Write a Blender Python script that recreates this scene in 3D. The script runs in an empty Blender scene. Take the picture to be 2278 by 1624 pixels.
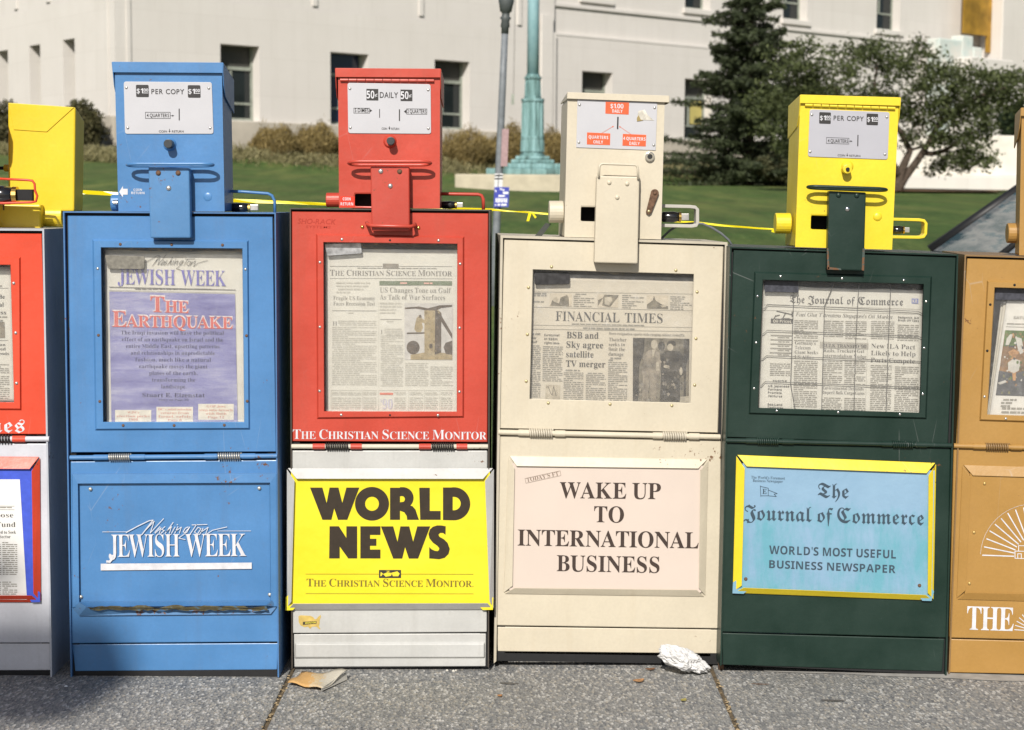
import bpy, bmesh, math, random
import numpy as np
from mathutils import Vector, Matrix
R = math.radians
random.seed(7); rng = np.random.default_rng(7)
SC = bpy.context.scene
COL = SC.collection

# ------------------------------------------------------------------ camera, light, exposure
FPX = 3750.0                        # focal length in pixels of a 2278 px wide picture
CAM = Vector((0, -4.0, 1.125))
PITCH, ROLL = math.atan(352 / FPX), 0.0062
_F = Vector((0, math.cos(PITCH), -math.sin(PITCH)))
_U0 = Vector((0, math.sin(PITCH), math.cos(PITCH))); _R0 = Vector((1, 0, 0))
_U = _U0 * math.cos(ROLL) - _R0 * math.sin(ROLL); _R = _R0 * math.cos(ROLL) + _U0 * math.sin(ROLL)
cd = bpy.data.cameras.new('camera'); cam = bpy.data.objects.new('camera', cd); COL.objects.link(cam)
cd.sensor_width = 36; cd.lens = FPX / 2278 * 36; cd.clip_end = 2000; cd.clip_start = .05
m3 = Matrix((_R, _U, -_F)).transposed(); cam.matrix_world = Matrix.Translation(CAM) @ m3.to_4x4()
cd.dof.use_dof = True; cd.dof.focus_distance = 4.0; cd.dof.aperture_fstop = 8
SC.camera = cam

SUN_T = Vector((.195, 1.0, -.76)).normalized()            # the way the light travels
w = bpy.data.worlds.new("World"); SC.world = w; w.use_nodes = True
nt = w.node_tree; bg = nt.nodes['Background']
sk = nt.nodes.new('ShaderNodeTexSky'); sk.sky_type = 'NISHITA'; sk.sun_disc = False
sk.sun_elevation = math.asin(-SUN_T.z); sk.sun_rotation = math.atan2(-SUN_T.x, -SUN_T.y)
sk.air_density = 1.0; sk.dust_density = 1.5
nt.links.new(sk.outputs[0], bg.inputs[0]); bg.inputs[1].default_value = .065
sl = bpy.data.lights.new('sun', 'SUN'); so = bpy.data.objects.new('sun', sl); COL.objects.link(so)
sl.energy = 4.7; sl.angle = R(.53); sl.color = (1, .95, .87)
so.rotation_euler = SUN_T.to_track_quat('-Z', 'Y').to_euler(); so.location = (-10, -20, 20)
SC.view_settings.view_transform = 'Standard'; SC.view_settings.look = 'None'
SC.view_settings.exposure = 0.22; SC.view_settings.gamma = 1.0

# ------------------------------------------------------------------ helpers: pixels -> places
def ray(u, v):
    return (_F + _R * ((u - 1139) / FPX) + _U * ((812 - v) / FPX))
def P(u, v, y=0.0):
    d = ray(u, v); return CAM + d * ((y - CAM.y) / d.y)
def G(u, v, z=0.0):
    d = ray(u, v); return CAM + d * ((z - CAM.z) / d.z)
class Face:
    """an upright plane; hit() gives the point of the plane, d metres in front of it"""
    def __init__(s, o, yaw=0.0, ax=0.0, ay=0.0):
        s.o = Vector(o); s.n = Vector((math.sin(yaw), -math.cos(yaw), 0)); s.ax = ax; s.ay = ay; s.rip = None
    def hit(s, u, v, d=0.0):
        if s.rip: d = d + s.rip(u, v)
        r = ray(u, v); return CAM + r * ((s.o + s.n * d - CAM).dot(s.n) / r.dot(s.n))
    def rect(s, u, v, w_, h):
        X = (1, s.ax); Y = (s.ay, 1)
        return [(u, v), (u + w_, v + w_ * X[1]), (u + w_ + h * Y[0], v + w_ * X[1] + h), (u + h * Y[0], v + h)]
def inset(q, a, b=None, c=None, d=None):
    """shrink a pixel quad TL,TR,BR,BL by left a, top b, right c, bottom d"""
    b = a if b is None else b; c = a if c is None else c; d = b if d is None else d
    (x0, y0), (x1, y1), (x2, y2), (x3, y3) = q
    W = (x1 - x0 + x2 - x3) / 2; H = (y3 - y0 + y2 - y1) / 2
    def at(s, t):
        return ((1 - t) * ((1 - s) * x0 + s * x1) + t * ((1 - s) * x3 + s * x2), (1 - t) * ((1 - s) * y0 + s * y1) + t * ((1 - s) * y3 + s * y2))
    return [at(a / W, b / H), at(1 - c / W, b / H), at(1 - c / W, 1 - d / H), at(a / W, 1 - d / H)]
def rrect(q, r, n=4):
    out = []
    for i in range(4):
        p = Vector(q[i]); a = (Vector(q[i - 1]) - p).normalized(); b = (Vector(q[(i + 1) % 4]) - p).normalized()
        c = p + (a + b) * r
        for k in range(n + 1):
            t = k / n * math.pi / 2
            out.append(tuple(c - b * r * math.cos(t) - a * r * math.sin(t)))
    return out

# ------------------------------------------------------------------ helpers: materials
MATS = {}
def nmat(name):
    m = bpy.data.materials.new(name); m.use_nodes = True
    return m, m.node_tree, m.node_tree.nodes['Principled BSDF']
def N(nt, kind, **kw):
    n = nt.nodes.new('ShaderNode' + kind)
    for k, v in kw.items():
        if k in n.inputs: n.inputs[k].default_value = v
        else: setattr(n, k, v)
    return n
def ramp(nt, fac, stops, interp='LINEAR'):
    r = nt.nodes.new('ShaderNodeValToRGB'); r.color_ramp.interpolation = interp
    while len(r.color_ramp.elements) < len(stops): r.color_ramp.elements.new(.5)
    for e, (p, c) in zip(r.color_ramp.elements, stops):
        e.position = p; e.color = (*c, 1) if len(c) == 3 else c
    nt.links.new(fac, r.inputs[0]); return r
def mix(nt, fac, a, b, mode='MIX'):
    m = nt.nodes.new('ShaderNodeMix'); m.data_type = 'RGBA'; m.blend_type = mode
    for i, x in ((0, fac), (6, a), (7, b)):
        if hasattr(x, 'links'): nt.links.new(x, m.inputs[i])
        else: m.inputs[i].default_value = x if i == 0 else (*x, 1)
    return m.outputs[2]
def coords(nt): return nt.nodes.new('ShaderNodeTexCoord').outputs['Object']
def noise(nt, vec, scale, detail=4, rough=.55):
    n = N(nt, 'TexNoise', Scale=scale, Detail=detail, Roughness=rough); nt.links.new(vec, n.inputs['Vector']); return n.outputs['Fac']
def bump(nt, b, h, strength, dist=.002):
    n = N(nt, 'Bump', Strength=strength, Distance=dist); nt.links.new(h, n.inputs['Height']); nt.links.new(n.outputs[0], b.inputs['Normal'])
RUST = (.13, .055, .02)
def paint(name, c, rough=.38, rust=.35, vary=.10, metal=0.0, grime=(.10, .08, .05), spec=.5):
    if name in MATS: return MATS[name]
    m, t, b = nmat(name); v = coords(t)
    n1 = noise(t, v, 7, 5); n2 = noise(t, v, 140, 3); n3 = noise(t, v, 38, 6, .7)
    lo = tuple(x * (1 - vary) for x in c); hi = tuple(min(1, x * (1 + vary) + .01) for x in c)
    base = ramp(t, n1, [(.3, lo), (.7, hi)]).outputs[0]
    base = mix(t, ramp(t, n2, [(.3, (.0, .0, .0)), (.75, (.22, .22, .22))]).outputs[0], base, tuple(x * .72 for x in c))
    g = ramp(t, n3, [(.56, (0, 0, 0)), (.80, (.30, .30, .30))]).outputs[0]
    base = mix(t, g, base, tuple(.55 * a + .45 * q for a, q in zip(c, grime)))
    if rust > 0:
        n4 = noise(t, v, 75, 5, .65); n5 = noise(t, v, 5, 3)
        mm = N(t, 'Math', operation='MULTIPLY'); t.links.new(n4, mm.inputs[0]); t.links.new(n5, mm.inputs[1])
        s = .425 - .085 * rust
        f = ramp(t, mm.outputs[0], [(s, (0, 0, 0)), (s + .03, (1, 1, 1))]).outputs[0]
        base = mix(t, f, base, RUST)
    sv_ = N(t, 'Mapping'); t.links.new(v, sv_.inputs[0]); sv_.inputs['Scale'].default_value = (26, 26, 1.6)
    base = mix(t, ramp(t, noise(t, sv_.outputs[0], 1.0, 6, .7), [(.52, (0, 0, 0)), (.78, (.38, .38, .38))]).outputs[0], base, tuple(.6 * a + .4 * q for a, q in zip(c, grime)))
    dn = noise(t, v, 3.2, 4); wv = N(t, 'TexVoronoi', Scale=5.5); wv.feature = 'DISTANCE_TO_EDGE'; sc_ = N(t, 'Mapping'); t.links.new(v, sc_.inputs[0]); sc_.inputs['Scale'].default_value = (2.2, 2.2, .8); sc_.inputs['Rotation'].default_value = (0, .5, 0); t.links.new(sc_.outputs[0], wv.inputs['Vector'])
    l1 = ramp(t, wv.outputs['Distance'], [(.0, (1, 1, 1)), (.0055, (0, 0, 0))]).outputs[0]; l2 = ramp(t, noise(t, v, 4.5, 3), [(.56, (0, 0, 0)), (.63, (.5, .5, .5))]).outputs[0]
    base = mix(t, mix(t, 1.0, l1, l2, 'MULTIPLY'), base, tuple(min(1, .45 * x + .22) for x in c))
    base = mix(t, ramp(t, dn, [(.5, (0, 0, 0)), (.72, (.22, .22, .22))]).outputs[0], base, tuple(.86 * x + .025 for x in c))
    t.links.new(base, b.inputs['Base Color']); b.inputs['Metallic'].default_value = metal
    b.inputs['Specular IOR Level'].default_value = spec
    rr = N(t, 'MapRange'); rr.inputs['To Min'].default_value = rough * .8; rr.inputs['To Max'].default_value = min(1, rough * 1.35)
    t.links.new(n3, rr.inputs['Value']); t.links.new(rr.outputs[0], b.inputs['Roughness'])
    hh = N(t, 'Math', operation='MULTIPLY_ADD'); hh.inputs[1].default_value = 14.0; t.links.new(n1, hh.inputs[0]); t.links.new(n2, hh.inputs[2])
    bump(t, b, hh.outputs[0], .14, .001)
    MATS[name] = m; return m
def plain(name, c, rough=.6, metal=0.0, vary=.12, scale=60, spec=.4):
    if name in MATS: return MATS[name]
    m, t, b = nmat(name); v = coords(t); n1 = noise(t, v, scale, 4)
    base = ramp(t, n1, [(.3, tuple(x * (1 - vary) for x in c)), (.7, tuple(min(1, x * (1 + vary)) for x in c))]).outputs[0]
    t.links.new(base, b.inputs['Base Color']); b.inputs['Roughness'].default_value = rough; b.inputs['Metallic'].default_value = metal
    b.inputs['Specular IOR Level'].default_value = spec
    MATS[name] = m; return m
def glass_pane():
    if 'pane' in MATS: return MATS['pane']
    m, t, b = nmat('scratched acrylic pane'); t.nodes.remove(b)
    tr = N(t, 'BsdfTransparent'); tr.inputs[0].default_value = (.99, .99, .985, 1)
    g1 = N(t, 'BsdfGlossy', Roughness=.04); g2 = N(t, 'BsdfGlossy', Roughness=.42); df = N(t, 'BsdfDiffuse'); df.inputs[0].default_value = (.8, .8, .8, 1)
    v = coords(t); n = noise(t, v, 9, 5)
    bp = N(t, 'Bump', Strength=.25, Distance=.01); t.links.new(n, bp.inputs['Height']); t.links.new(bp.outputs[0], g1.inputs['Normal'])
    fr = N(t, 'Fresnel', IOR=1.45)
    a = N(t, 'MixShader'); t.links.new(fr.outputs[0], a.inputs[0]); t.links.new(tr.outputs[0], a.inputs[1]); t.links.new(g1.outputs[0], a.inputs[2])
    bb = N(t, 'MixShader'); bb.inputs[0].default_value = .045; t.links.new(a.outputs[0], bb.inputs[1]); t.links.new(g2.outputs[0], bb.inputs[2])
    sc = noise(t, v, 60, 8, .8); rs = ramp(t, sc, [(.50, (.015, .015, .015)), (.62, (.05, .05, .05)), (.80, (.35, .35, .35))])
    c = N(t, 'MixShader'); t.links.new(rs.outputs[0], c.inputs[0]); t.links.new(bb.outputs[0], c.inputs[1]); t.links.new(df.outputs[0], c.inputs[2])
    t.links.new(c.outputs[0], t.nodes['Material Output'].inputs[0]); MATS['pane'] = m; return m
def leaf_mat(name, c1, c2, rough=.6, trans=.25):
    if name in MATS: return MATS[name]
    m, t, b = nmat(name); v = coords(t); n = noise(t, v, 1.6, 4); n2 = noise(t, v, 14, 2)
    base = ramp(t, n2, [(.3, c1), (.7, c2)]).outputs[0]
    base = mix(t, ramp(t, n, [(.4, (0, 0, 0)), (.65, (.6, .6, .6))]).outputs[0], base, tuple(x * .7 for x in c1))
    t.links.new(base, b.inputs['Base Color']); b.inputs['Roughness'].default_value = rough; b.inputs['Specular IOR Level'].default_value = .25
    tl = N(t, 'BsdfTranslucent'); t.links.new(base, tl.inputs[0]); ms = N(t, 'MixShader'); ms.inputs[0].default_value = trans
    t.links.new(b.outputs[0], ms.inputs[1]); t.links.new(tl.outputs[0], ms.inputs[2]); t.links.new(ms.outputs[0], t.nodes['Material Output'].inputs[0])
    MATS[name] = m; return m

# ------------------------------------------------------------------ helpers: objects
def tag(o, label=None, cat=None, group=None, kind=None):
    if label: o['label'] = label
    if cat: o['category'] = cat
    if group: o['group'] = group
    if kind: o['kind'] = kind
    return o
def thing(name, loc, label, cat, group=None, rz=0):
    o = bpy.data.objects.new(name, None); COL.objects.link(o); o.location = loc; o.rotation_euler = (0, 0, rz); o.empty_display_size = .1
    return tag(o, label, cat, group)
def wloc(p):
    """world place of an unrotated chain of parents"""
    v = Vector((0, 0, 0))
    while p is not None: v = v + p.location; p = p.parent
    return v
class MB:
    def __init__(s): s.v = []; s.f = []
    def add(s, vs, fs):
        k = len(s.v); s.v += [Vector(x) for x in vs]; s.f += [[i + k for i in f] for f in fs]; return s
    def prism(s, front, back):
        n = len(front)
        s.add(list(front) + list(back), [list(range(n)), list(range(2 * n - 1, n - 1, -1))] + [[i, (i + 1) % n, n + (i + 1) % n, n + i] for i in range(n)]); return s
    def slab(s, F, px, d1, d0):
        """outline in pixels at front depth d1, extruded straight back to d0; points may carry their own depth"""
        fr = [F.hit(p[0], p[1], p[2] if len(p) > 2 else d1) for p in px]
        th = d0 - d1
        s.prism(fr, [q + F.n * th for q in fr]); return s
    def poly(s, F, px, d):
        s.add([F.hit(p[0], p[1], d) for p in px], [list(range(len(px)))]); return s
    def loft(s, F, loops, cap0=False, cap1=False):
        n = len(loops[0][0]); vs = []; fs = []
        for q, d in loops: vs += [F.hit(x[0], x[1], d) for x in q]
        for k in range(len(loops) - 1):
            for i in range(n): fs.append([k * n + i, k * n + (i + 1) % n, (k + 1) * n + (i + 1) % n, (k + 1) * n + i])
        if cap0: fs.append(list(range(n)))
        if cap1: fs.append(list(range((len(loops) - 1) * n, len(loops) * n)))
        return s.add(vs, fs)
    def tube(s, pts, r, seg=8, closed=False, cap=True):
        pts = [Vector(p) for p in pts]; n = len(pts); rs = r if isinstance(r, (list, tuple)) else [r] * n; vs = []; fs = []; up = None
        for i in range(n):
            a = pts[(i - 1) % n] if closed or i else pts[i]; b = pts[(i + 1) % n] if closed or i < n - 1 else pts[i]
            t = (b - a).normalized()
            if up is None:
                up = Vector((0, 0, 1)) if abs(t.z) < .9 else Vector((1, 0, 0))
            x = t.cross(up).normalized(); up = x.cross(t).normalized()
            for k in range(seg):
                an = 2 * math.pi * k / seg; vs.append(pts[i] + (x * math.cos(an) + up * math.sin(an)) * rs[i])
        for i in range(n if closed else n - 1):
            for k in range(seg):
                j = (i + 1) % n; fs.append([i * seg + k, i * seg + (k + 1) % seg, j * seg + (k + 1) % seg, j * seg + k])
        if cap and not closed: fs += [list(range(seg)), list(range((n - 1) * seg, n * seg))]
        return s.add(vs, fs)
    def cyl(s, a, b, r, seg=16): return s.tube([a, b], r, seg)
    def dome(s, p, n, r, h=None, seg=10):
        h = h or r * .7; n = Vector(n).normalized(); x = n.orthogonal().normalized(); y = n.cross(x); vs = []; fs = []
        for j in range(3):
            t = j / 3 * math.pi / 2
            for k in range(seg):
                a = 2 * math.pi * k / seg; vs.append(Vector(p) + (x * math.cos(a) + y * math.sin(a)) * r * math.cos(t) + n * h * math.sin(t))
        vs.append(Vector(p) + n * h)
        for j in range(2):
            for k in range(seg): fs.append([j * seg + k, j * seg + (k + 1) % seg, (j + 1) * seg + (k + 1) % seg, (j + 1) * seg + k])
        for k in range(seg): fs.append([2 * seg + k, 2 * seg + (k + 1) % seg, 3 * seg])
        return s.add(vs, fs)
    def box(s, lo, hi):
        (a, b, c), (d, e, f) = lo, hi
        return s.add([(a, b, c), (d, b, c), (d, e, c), (a, e, c), (a, b, f), (d, b, f), (d, e, f), (a, e, f)],
                     [[0, 3, 2, 1], [4, 5, 6, 7], [0, 1, 5, 4], [1, 2, 6, 5], [2, 3, 7, 6], [3, 0, 4, 7]])
    def build(s, name, mat, parent=None, bevel=0, smooth=False, local=False, recalc=True, seg=2):
        o = wloc(parent) if parent is not None and not local else Vector((0, 0, 0))
        me = bpy.data.meshes.new(name); me.from_pydata([tuple(x - o) for x in s.v], [], s.f)
        if recalc and len(s.f) < 40000:
            b = bmesh.new(); b.from_mesh(me); bmesh.ops.recalc_face_normals(b, faces=b.faces); b.to_mesh(me); b.free()
        me.materials.append(mat)
        if smooth: me.polygons.foreach_set('use_smooth', [True] * len(me.polygons))
        ob = bpy.data.objects.new(name, me); COL.objects.link(ob)
        if parent is not None: ob.parent = parent
        if bevel:
            md = ob.modifiers.new('bevel', 'BEVEL'); md.width = bevel; md.segments = seg; md.limit_method = 'ANGLE'; md.angle_limit = R(35); md.use_clamp_overlap = True
        return ob
_dome = {}
def rivets(F, pts, d, rpx, mat, parent, name='screw'):
    """each fastener its own little object, sharing one mesh"""
    for (u, v) in pts:
        p = F.hit(u, v, d); r = rpx / 936
        key = (round(r, 5), mat.name, round(F.n.x, 3))
        if key not in _dome:
            b = MB().dome((0, 0, 0), F.n, r, r * .65); me = bpy.data.meshes.new(name); me.from_pydata([tuple(x) for x in b.v], [], b.f); me.materials.append(mat)
            me.polygons.foreach_set('use_smooth', [True] * len(me.polygons)); _dome[key] = me
        o = bpy.data.objects.new(name, _dome[key]); COL.objects.link(o); o.parent = parent; o.location = p - wloc(parent)

# ------------------------------------------------------------------ helpers: lettering
def mp(s, U, L, D=None):
    o = ''
    for c in s:
        if 'A' <= c <= 'Z': o += chr(U + ord(c) - 65)
        elif 'a' <= c <= 'z': o += chr(L + ord(c) - 97)
        elif c.isdigit() and D: o += chr(D + ord(c) - 48)
        else: o += c
    return o.replace('\U0001D455', '\u210E')
ALPH = 'ABCDEFGHIJKLMNOPQRSTUVWXYZabcdefghijklmnopqrstuvwxyz0123456789'
PUN = ".,'$-%&"
SER = lambda s: mp(s, 0x1D400, 0x1D41A, 0x1D7CE)
STY = {'sb': (SER, 0.0, "'.09ABEFHIKLMNOPQRSTUVWacdegiklmnrstuwyz", 3), 'sr': (SER, -.0075, "',-.01289ABCDEFGHIJKLMNOPRSTUWYabcdefghiklmnopqrstuvwxy", 3),
       'si': (lambda s: mp(s, 0x1D434, 0x1D44E), 0.0, "'FGMOSTaeghiklnoprstu", 3), 'fr': (lambda s: mp(s, 0x1D56C, 0x1D586), 0.0, 'CJTacefhilmnorsu', 3),
       'g': (lambda s: s, .012, ALPH + PUN, 4), 'gb': (lambda s: mp(s, 0x1D5D4, 0x1D5EE, 0x1D7EC), 0.0, "$&',-.012345ABCDEFGHIJKLMNOPQRSTUVWYacdefghiklmnoprstuvw\u00a2", 3)}
GLY = {}
def load_fonts():
    """one evaluation for all unthickened styles, one for their advance widths, one each for the rest"""
    sp = 4.0
    def mk(lines, off, res):
        t = bpy.data.curves.new('t', 'FONT'); t.body = '\n'.join(lines); t.offset = off; t.resolution_u = res; t.space_line = sp
        o = bpy.data.objects.new('t', t); COL.objects.link(o)
        dg = bpy.context.evaluated_depsgraph_get(); me = bpy.data.meshes.new_from_object(o.evaluated_get(dg))
        vs = [tuple(x.co)[:2] for x in me.vertices]; fs = [list(p.vertices) for p in me.polygons]
        bpy.data.objects.remove(o); bpy.data.curves.remove(t); bpy.data.meshes.remove(me); return vs, fs
    row = lambda y: int(round((-y + .3) / sp))
    for grp in (('sb', 'si', 'fr', 'gb'), ('g',), ('sr',)):
        items = [(st, c) for st in grp for c in dict.fromkeys('H' + STY[st][2])]; off, res = STY[grp[0]][1], STY[grp[0]][3]
        vs, fs = mk([STY[st][0](c) for st, c in items], off, res)
        rows = [dict() for _ in items]; gl = [([], []) for _ in items]
        for i, (x, y) in enumerate(vs): k = row(y); rows[k][i] = len(gl[k][0]); gl[k][0].append((x, y + k * sp))
        for p in fs: k = row(vs[p[0]][1]); gl[k][1].append([rows[k][i] for i in p])
        for i, (st, c) in enumerate(items):
            if st not in GLY: cap = max(y for x, y in gl[i][0]); GLY[st] = ({' ': ([], [], .26 / .69 * cap)}, cap)
            GLY[st][0][c] = (gl[i][0], gl[i][1], (max(x for x, y in gl[i][0]) + max(.012, min(x for x, y in gl[i][0]))) if grp != ('sr',) else (.008 + max(x for x, y in gl[i][0]) + max(.012, min(x for x, y in gl[i][0]))))
def layout(s, st, track=0.0, small=None):
    if not GLY: load_fonts()
    d, cap = GLY[st]; x = 0; vs = []; fs = []; first = True
    for c in s:
        k = 1.0; ch = c
        if small:
            if c == ' ': first = True
            else: k = 1.0 if first else small; first = False
            ch = c.upper()
        g = d.get(ch) or d[' ']; b = len(vs)
        vs += [((x + gx * k) / cap, gy * k / cap, len(fs) * 4e-7) for gx, gy in g[0]]; fs += [[i + b for i in f] for f in g[1]]
        x += g[2] * k + track * cap
    return vs, fs
def text(mb, F, s, st, a, b, cap, d, track=0.0, small=None, lean=0.0, keep=False):
    """set s from pixel a to pixel b along the baseline, capitals cap pixels tall"""
    vs, fs = layout(s, st, track, small)
    if not vs: return mb
    x0 = min(v[0] for v in vs); x1 = max(v[0] for v in vs); w_ = x1 - x0
    bx, by = b
    if keep: bx = a[0] + w_ * cap; by = a[1] + w_ * cap * F.ax
    ex = ((bx - a[0]) / w_, (by - a[1]) / w_); ey = (-F.ay * cap + lean * cap, -cap)
    L = math.hypot(bx - a[0], by - a[1]); sl = (by - a[1]) / L
    if abs(sl) > .12: ey = (sl * cap, -cap * math.sqrt(1 - sl * sl))
    mb.add([F.hit(a[0] + (x - x0) * ex[0] + y * ey[0], a[1] + (x - x0) * ex[1] + y * ey[1], d + z) for x, y, z in vs], fs); return mb
def ctext(mb, F, s, st, c, width, cap, d, **k):
    return text(mb, F, s, st, (c[0] - width / 2, c[1] - width / 2 * F.ax), (c[0] + width / 2, c[1] + width / 2 * F.ax), cap, d, **k)
def stroke(mb, F, pts, wpx, d):
    if F.rip:                                                    # let long rules follow the page's waves
        q = [pts[0]]
        for a, b in zip(pts, pts[1:]):
            m_ = max(1, int(math.hypot(b[0] - a[0], b[1] - a[1]) / 14)); q += [(a[0] + (b[0] - a[0]) * i / m_, a[1] + (b[1] - a[1]) * i / m_) for i in range(1, m_ + 1)]
        pts = q
    for (x0, y0), (x1, y1) in zip(pts, pts[1:]):
        d += 6e-6; L = math.hypot(x1 - x0, y1 - y0) or 1; nx, ny = -(y1 - y0) / L * wpx / 2, (x1 - x0) / L * wpx / 2; ex, ey = (x1 - x0) / L * wpx * .35, (y1 - y0) / L * wpx * .35
        mb.add([F.hit(x, y, d) for x, y in ((x0 + nx - ex, y0 + ny - ey), (x1 + nx + ex, y1 + ny + ey), (x1 - nx + ex, y1 - ny + ey), (x0 - nx - ex, y0 - ny - ey))], [[0, 1, 2, 3]])
    return mb
def greek(mb, F, u0, v0, u1, v1, d, pitch=4.7, fill=.5, rag=.06, just=True):
    """lines of small print: a run of word-length dashes per line"""
    v = v0; W = u1 - u0
    while v < v1 - pitch * .4:
        x = 0 if random.random() > .08 else 4; end = W * (1 if random.random() > rag * 2 else random.uniform(.3, .9))
        while x < end - 2:
            l = min(random.uniform(4, 17), end - x); h = pitch * fill
            q = [(u0 + x, v), (u0 + x + l, v), (u0 + x + l, v + h), (u0 + x, v + h)]
            q = [(a + (b - v0) * F.ay, b + (a - u0) * F.ax) for a, b in q]
            mb.add([F.hit(a, b, d) for a, b in q], [[0, 1, 2, 3]]); x += l + random.uniform(1.2, 2.4)
        v += pitch
    return mb
def rule(mb, F, a, b, t, d):
    return stroke(mb, F, [a, b], t, d)
WASH = [[(400, 352), (560, 265), (720, 188), (775, 180), (615, 385)], [(650, 340), (790, 195), (735, 358), (920, 160)], [(870, 270), (800, 350), (805, 362), (885, 285), (860, 362)],
        [(940, 270), (892, 310), (930, 325), (880, 366)], [(1055, 210), (940, 368)], [(960, 340), (1030, 270), (1000, 362)], [(1080, 275), (1030, 364)], [(1108, 240), (1116, 246)],
        [(1120, 270), (1075, 364)], [(1090, 330), (1168, 275), (1140, 362)], [(1262, 274), (1222, 292), (1192, 342), (1215, 354), (1285, 275), (1245, 345), (1130, 430), (1220, 450)], [(1380, 240), (1290, 372)], [(1315, 247), (1525, 240)],
        [(1400, 280), (1350, 345), (1390, 376), (1440, 300), (1400, 280)], [(1470, 290), (1420, 382)], [(1440, 345), (1540, 280), (1500, 387), (1600, 320), (1800, 275)]]

# ================================================================== THE SETTING
def struct(name, mb, mat, **k): return tag(mb.build(name, mat, **k), kind='structure')
FA = R(38.83); CX, CY = -10.18, 39.56                     # corner of the building
FX = Vector((math.cos(FA), math.sin(FA), 0)); FY = Vector((-math.sin(FA), math.cos(FA), 0)); FO = Vector((CX, CY, 0))
def q_main(x, y): return -((Vector((x, y, 0)) - FO).dot(FY))
def q_left(x, y): return -((Vector((x, y, 0)) - FO).dot(FX))
def sm(t): t = max(0, min(1, t)); return t * t * (3 - 2 * t)
def terrain(x, y):
    yd = y + 4; b = float(np.interp(yd, [0, 8, 12, 17, 44, 60, 200], [-.03, -.03, .25, .82, 1.66, 2.1, 2.3]))
    b += (-.072 * max(min(x, 0), -15) - .004 * max(min(x, 40), 0)) * min(1, max(0, (yd - 12) / 30))
    q = max(q_main(x, y), q_left(x, y))
    return b + (2.62 - b) * sm(1 - q / 4.6) if q < 4.6 else b

# sidewalk: three cast slabs of exposed aggregate, dirt-filled joints between
m, t, b = nmat('exposed aggregate concrete'); v = coords(t)
mpv = N(t, 'Mapping'); t.links.new(v, mpv.inputs[0]); mpv.inputs['Scale'].default_value = (1, .45, 1); v2 = mpv.outputs[0]
vo = N(t, 'TexVoronoi', Scale=178); t.links.new(v2, vo.inputs['Vector'])
vo2 = N(t, 'TexVoronoi', Scale=230); t.links.new(v2, vo2.inputs['Vector'])
c1 = ramp(t, vo.outputs['Color'], [(.20, (.035, .04, .05)), (.33, (.15, .155, .155)), (.48, (.235, .23, .215)), (.62, (.27, .26, .24)), (.72, (.46, .40, .31)), (.80, (.72, .70, .66))]).outputs[0]
c2 = ramp(t, vo2.outputs['Color'], [(.2, (.11, .115, .125)), (.5, (.25, .245, .235)), (.8, (.40, .375, .33))]).outputs[0]
cc = mix(t, .40, c1, c2); cc = mix(t, .30, cc, (.205, .212, .218))
dk = ramp(t, vo.outputs['Distance'], [(.55, (0, 0, 0)), (.9, (.3, .3, .3))]).outputs[0]
cc = mix(t, dk, cc, (.05, .05, .052))
st = ramp(t, noise(t, v, 2.2, 5), [(.38, (0, 0, 0)), (.72, (.35, .35, .35))]).outputs[0]
cc = mix(t, st, cc, (.17, .165, .15))
gs = N(t, 'TexVoronoi', Scale=2.6); t.links.new(v, gs.inputs['Vector']); cc = mix(t, ramp(t, gs.outputs['Distance'], [(.035, (.55, .55, .55)), (.06, (0, 0, 0))]).outputs[0], cc, (.09, .088, .085))
t.links.new(cc, b.inputs['Base Color']); b.inputs['Roughness'].default_value = .85; b.inputs['Specular IOR Level'].default_value = .3
bump(t, b, vo.outputs['Distance'], .8, .004)
CONC = m
mb = MB(); xs = [-9.0, -.535, -.525, .490, .500, 9.0]
def slabrow(y0, y1):
    for a, b_ in ((xs[0], xs[1]), (xs[2], xs[3]), (xs[4], xs[5])): mb.box((a, y0, -.10), (b_, y1, 0))
slabrow(-9, .595); slabrow(.61, 3.2)
struct('sidewalk', mb, CONC, bevel=.004)
dirt = plain('joint dirt', (.10, .075, .045), .95, vary=.5, scale=90)
struct('joint_soil', MB().box((-9, -9, -.14), (9, 3.2, -.006)), dirt)
mb = MB(); random.seed(3)
for jx in (-.530, .495):
    for i in range(90):
        y = random.uniform(-1.3, -.02); r = random.uniform(.0012, .0045); p = Vector((jx + random.gauss(0, .004), y, -.004 + random.uniform(0, .004)))
        mb.dome(p, (random.uniform(-.4, .4), random.uniform(-.4, .4), 1), r, r * .7, 5)
tag(mb.build('joint_grit', plain('joint grit', (.28, .21, .12), .9, vary=.7, scale=220)), kind='stuff')
# smooth cement strip along the foot of the right-hand boxes
random.seed(11); top = []; bot = []
for i in range(40):
    x = .62 + i * .09; top.append((x, .1, .0015)); bot.append((x, .02 - min(1, i / 12) * .125 + random.uniform(-.008, .008), .0015))
mb = MB(); mb.add(top + bot, [[i, i + 1, 41 + i, 40 + i] for i in range(39)])
struct('cement_strip', mb, plain('smooth cement', (.30, .29, .27), .9, vary=.18, scale=25))

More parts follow.
